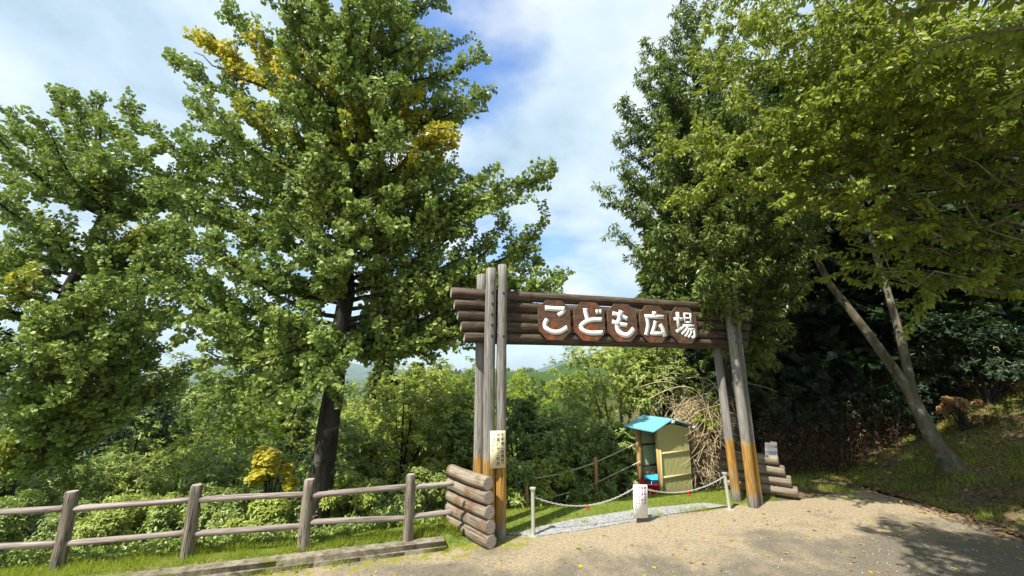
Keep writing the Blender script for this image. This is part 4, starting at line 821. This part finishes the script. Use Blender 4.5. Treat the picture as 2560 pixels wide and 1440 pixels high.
bush('dead_fern', 2470, 950, 9.2, 120, L_dead, 'paler dead fern clump farther up the bank', n=500, tm=LANCE, size=(.07, .13), group=None, cat='fern', clump=(.12, .24), droop=.7)
# heap of dry vines right of the shelter
v0 = at(1765, 1205, 9.3); v0[2] = float(height(v0[0], 9.3)); vh = thing('dry_vine_heap', v0, 'tall heap of tangled dry tan vines between the shelter and the right posts', 'vines')
b = MB(); top_ = float(at(1765, 985, 9.3)[2])
for k in range(900):
    q_ = rng.uniform(0, 1) ** .8; z = v0[2] + (top_ - v0[2]) * q_; wd = .52 * (1 - .5 * q_)
    a_ = np.array((v0[0] + rng.normal(0, wd * .6), v0[1] + rng.normal(0, .4), z)); L_ = rng.uniform(.3, .9); d_ = unit(rnd(1)[0] * [1, .7, .6] - UP * .7)
    P = bez(a_, a_ + d_ * L_ * .5 + rnd(1)[0] * .2, a_ + d_ * L_ + rnd(1)[0] * .15, 7); b.tube(P, rng.uniform(.003, .007), 4, False)
for k in range(18):
    a_ = np.array((v0[0] + rng.normal(.1, .4), v0[1] + rng.normal(0, .3), top_ - .2)); P = bez(a_, a_ + np.array((rng.normal(0, .4), 0, .7)), a_ + np.array((rng.normal(-.2, .7), rng.normal(0, .3), rng.uniform(-.1, .8))), 9); b.tube(P, rng.uniform(.005, .011), 4, False)
b.obj('dry_vines', B_vine, vh)
b = MB(); n = 5200; u_ = rnd(n); p = v0 + np.array((0, .05, (top_ - v0[2]) * .45)) + u_ * np.array((.66, .5, (top_ - v0[2]) * .54)) * rng.uniform(.7, 1, (n, 1)); p = p[p[:, 2] > v0[2]]; n = len(p)
leaves(b, p, rnd(n) - UP * .8, rnd(n), rng.uniform(.05, .11, n), LANCE); b.obj('dead_leaves', L_straw, vh)
bush('creeper', 1790, 1015, 9.0, 90, L_lemon, 'bright green creeper on the dry vines left of the right posts', n=900, group=None, cat='creeper', bot=1090, clump=(.09, .18))
# bare brush in front of the dark wood
b = MB()
for k in range(420):
    px = rng.uniform(1900, 2330); Y_ = rng.uniform(9.4, 10.6); x0 = float(at(px, 1100, Y_)[0]); a_ = np.array((x0, Y_, float(height(x0, Y_)) - .05)); e_ = a_ + np.array((rng.normal(0, .45), rng.normal(0, .25), rng.uniform(.3, 1.7)))
    b.tube(bez(a_, (a_ + e_) / 2 + rnd(1)[0] * .3, e_, 6), np.linspace(.008, .003, 6), 4, False)
n = 7000; pxs = rng.uniform(1900, 2330, n); Yb = rng.uniform(9.4, 10.6, n); x0 = (pxs - 1280) / F * Yb / 1.055; zb = height(x0, Yb) + rng.uniform(0, 1.5, n) * rng.uniform(.2, 1, n)
lv = MB(); leaves(lv, np.stack([x0, Yb, zb], 1), rnd(n) - UP * .5, rnd(n) + UP * .3, rng.uniform(.04, .09, n), LANCE)
o = tag(b.obj('dry_undergrowth', B_dark), kind='stuff'); o = tag(lv.obj('undergrowth_leaves', L_dead), kind='stuff')
# far woods on the valley sides
b = MB(); nt = 2600
Yf = 26 * (30 ** rng.uniform(0, 1, nt)); xf = rng.uniform(-1.55, .9, nt) * Yf; zf = height(xf, Yf); ok = zf < -6; xf, Yf, zf = xf[ok], Yf[ok], zf[ok]
for x0, y0, z0 in zip(xf, Yf, zf):
    g_ = 1 + y0 / 220; r_ = rng.uniform(1.6, 3.2) * g_; hh = rng.uniform(4.5, 8.5) * (.7 + .3 * g_); per = 130 if y0 < 90 else 80; u_ = rnd(per); u_[:, 2] = np.abs(u_[:, 2]) * 1.0 - .15; p = np.array((x0, y0, z0 + hh - r_ * 1.1)) + u_ * [r_, r_, r_ * 1.15] * rng.uniform(.75, 1.1, (per, 1))
    leaves(b, p, rnd(per) + u_ * .5, u_ + rnd(per) * .5 + UP * .4, rng.uniform(.7, 1.4, per) * min(max(.013 * y0, .3), 3.5), OVAL, np.full(per, int(rng.random() < .3)))
tag(b.obj('far_woods', [L_far, L_far2]), kind='stuff')
wl = thing('overhead_wires', at(390, 1040, 24), 'thin blue green wires crossing the dim valley trees left of the ginkgo trunk', 'wires')
for k, (ya, yb, yc) in enumerate([(1028, 1036, 1030), (1036, 1046, 1040), (1046, 1054, 1048)]):
    P = bez(at(215, ya, 15.5), at(390, yb + 8, 15.6), at(585, yc, 15.8), 14); b = MB(); b.tube(P, .007, 5); b.obj('wire', M_wire, wl)
# grass
def grass(name, cond, n, hgt, m):
    P = cond(n); z = height(P[:, 0], P[:, 1]); n = len(P); b = MB()
    clump_ = .5 + .5 * np.sin(P[:, 0] * 7) * np.sin(P[:, 1] * 9 + P[:, 0] * 3)
    leaves(b, np.column_stack([P, z - .005]), UP + rnd(n) * .5, rnd(n), rng.uniform(hgt[0], hgt[1], n) * (.6 + .8 * clump_), BLADE); return tag(b.obj(name, m), kind='stuff')
def sd2xy(s_, d_): return np.array((GX, GY)) + s_[:, None] * G[:2] + d_[:, None] * N[:2]
grass('grass_strip', lambda n: sd2xy(rng.uniform(-7, -.55, n), np.concatenate([rng.uniform(.03, 1.2, n // 2), rng.uniform(.02, .35, n - n // 2)])), 26000, (.03, .09), L_grass)
def gcond(n):
    s_ = rng.uniform(-.1, 5.2, n); d_ = rng.uniform(.25, 3.2, n); P = sd2xy(s_, d_)
    pxx = np.array([(q[0], q[1]) for q in pa]); inside = np.zeros(n, bool); j_ = len(pxx) - 1
    for i_ in range(len(pxx)):
        xi, yi = pxx[i_]; xj, yj = pxx[j_]; c_ = ((yi > P[:, 1]) != (yj > P[:, 1])) & (P[:, 0] < (xj - xi) * (P[:, 1] - yi) / (yj - yi + 1e-12) + xi); inside ^= c_; j_ = i_
    return P[~inside]
grass('lawn_grass', gcond, 42000, (.02, .06), L_grass)
def bcond(n):
    x_ = rng.uniform(5.2, 12, n); y_ = rng.uniform(5.0, 10.5, n); ns = np.sin(x_ * 2.1) * np.sin(y_ * 2.7 + x_) + .5 * np.sin(x_ * 5 + y_ * 4); ok = ((x_ > 7.05) | (y_ > 7.9 + .3 * np.sin(x_ * 3))) & (ns > -.45); return np.column_stack([x_, y_])[ok]
grass('bank_grass', bcond, 52000, (.03, .11), L_grass)
# fallen leaves
n = 1500; x_ = rng.uniform(-5, 7, n); y_ = rng.uniform(2.5, 7.2, n); P = np.column_stack([x_, y_]); d_ = (P[:, 0] - GX) * N[0] + (P[:, 1] - GY) * N[1]; P = P[(d_ < -.25)]; P = P[rng.random(len(P)) < np.where(P[:, 0] > 4, .45, .25)]
b = MB(); n = len(P); leaves(b, np.column_stack([P, np.full(n, .012)]), rnd(n) * [1, 1, .15], UP + rnd(n) * .35, rng.uniform(.03, .06, n), FAN, (rng.random(n) < .35).astype(int)); tag(b.obj('fallen_leaves', [L_yellow, L_dead]), kind='stuff')
n = 9000; x_ = rng.uniform(6.6, 13, n); y_ = rng.uniform(4, 10.5, n); b = MB(); leaves(b, np.column_stack([x_, y_, height(x_, y_) + .02]), rnd(n) * [1, 1, .4], UP + rnd(n) * .6, rng.uniform(.04, .09, n), OVAL); tag(b.obj('leaf_litter', L_dead), kind='stuff')

n = 9000; s_ = rng.uniform(-7, -.75, n); d_ = .36 + np.abs(rng.normal(0, .22, n)) + .1 * np.sin(s_ * 3.3); hz_ = rng.uniform(.01, .26, n) * (.35 + .65 * np.abs(np.sin(s_ * 2.7) * np.sin(s_ * 7.1))) * sstep(d_, .25, .6)
P = sd2xy(s_, d_); b = MB(); leaves(b, np.column_stack([P, height(P[:, 0], P[:, 1]) + hz_]), rnd(n) + UP * .3, UP + rnd(n) * .6, rng.uniform(.03, .07, n), OVAL); tag(b.obj('ground_cover', L_shrub), kind='stuff')
n = 5200; s_ = np.concatenate([rng.uniform(-7, -.7, n // 2), rng.uniform(-.2, 4.6, n - n // 2)]); d_ = np.concatenate([rng.normal(-.19, .025, n // 2), rng.normal(.14, .06, n - n // 2)])
kp = np.sin(s_ * 6.1) + np.sin(s_ * 2.3 + 1) + .8 * np.sin(s_ * 15) > .55; P = sd2xy(s_[kp], d_[kp]); b = MB(); n = len(P)
leaves(b, np.column_stack([P, np.full(n, .0)]), UP + rnd(n) * .7, rnd(n), rng.uniform(.03, .10, n), BLADE); tag(b.obj('edge_weeds', L_grass), kind='stuff')
b = MB(); n = 1500; x_ = rng.uniform(-4, 7, n); y_ = rng.uniform(3.2, 7.2, n); dd_ = (x_ - GX) * N[0] + (y_ - GY) * N[1]; kp = (dd_ < .05) & (dd_ > -2.6); x_, y_ = x_[kp], y_[kp]
for px_, py_ in zip(x_, y_):
    r_ = rng.uniform(.006, .017); q_ = np.array([(1, 0, 0), (0, 1, 0), (-1, 0, 0), (0, -1, 0), (0, 0, .8), (0, 0, -.5)]) * r_ * rng.uniform(.6, 1.3, (6, 1)) + np.array((px_, py_, .006))
    b.add(q_, [(0, 1, 4), (1, 2, 4), (2, 3, 4), (3, 0, 4), (1, 0, 5), (2, 1, 5), (3, 2, 5), (0, 3, 5)])
tag(b.obj('loose_stones', m_gravel), kind='stuff')
# ------------------------------------------------------------------ air
b = MB(); b.box((0, 2200, -40), (9400, 6000, 330)); m, t = mat('haze')
pv = t.new('ShaderNodeVolumePrincipled', {'Color': c4(.72, .86, 1.0), 'Density': .00022, 'Anisotropy': .2}); t.new('ShaderNodeOutputMaterial', {'Volume': pv.outputs[0]})
tag(b.obj('haze', m), kind='stuff')
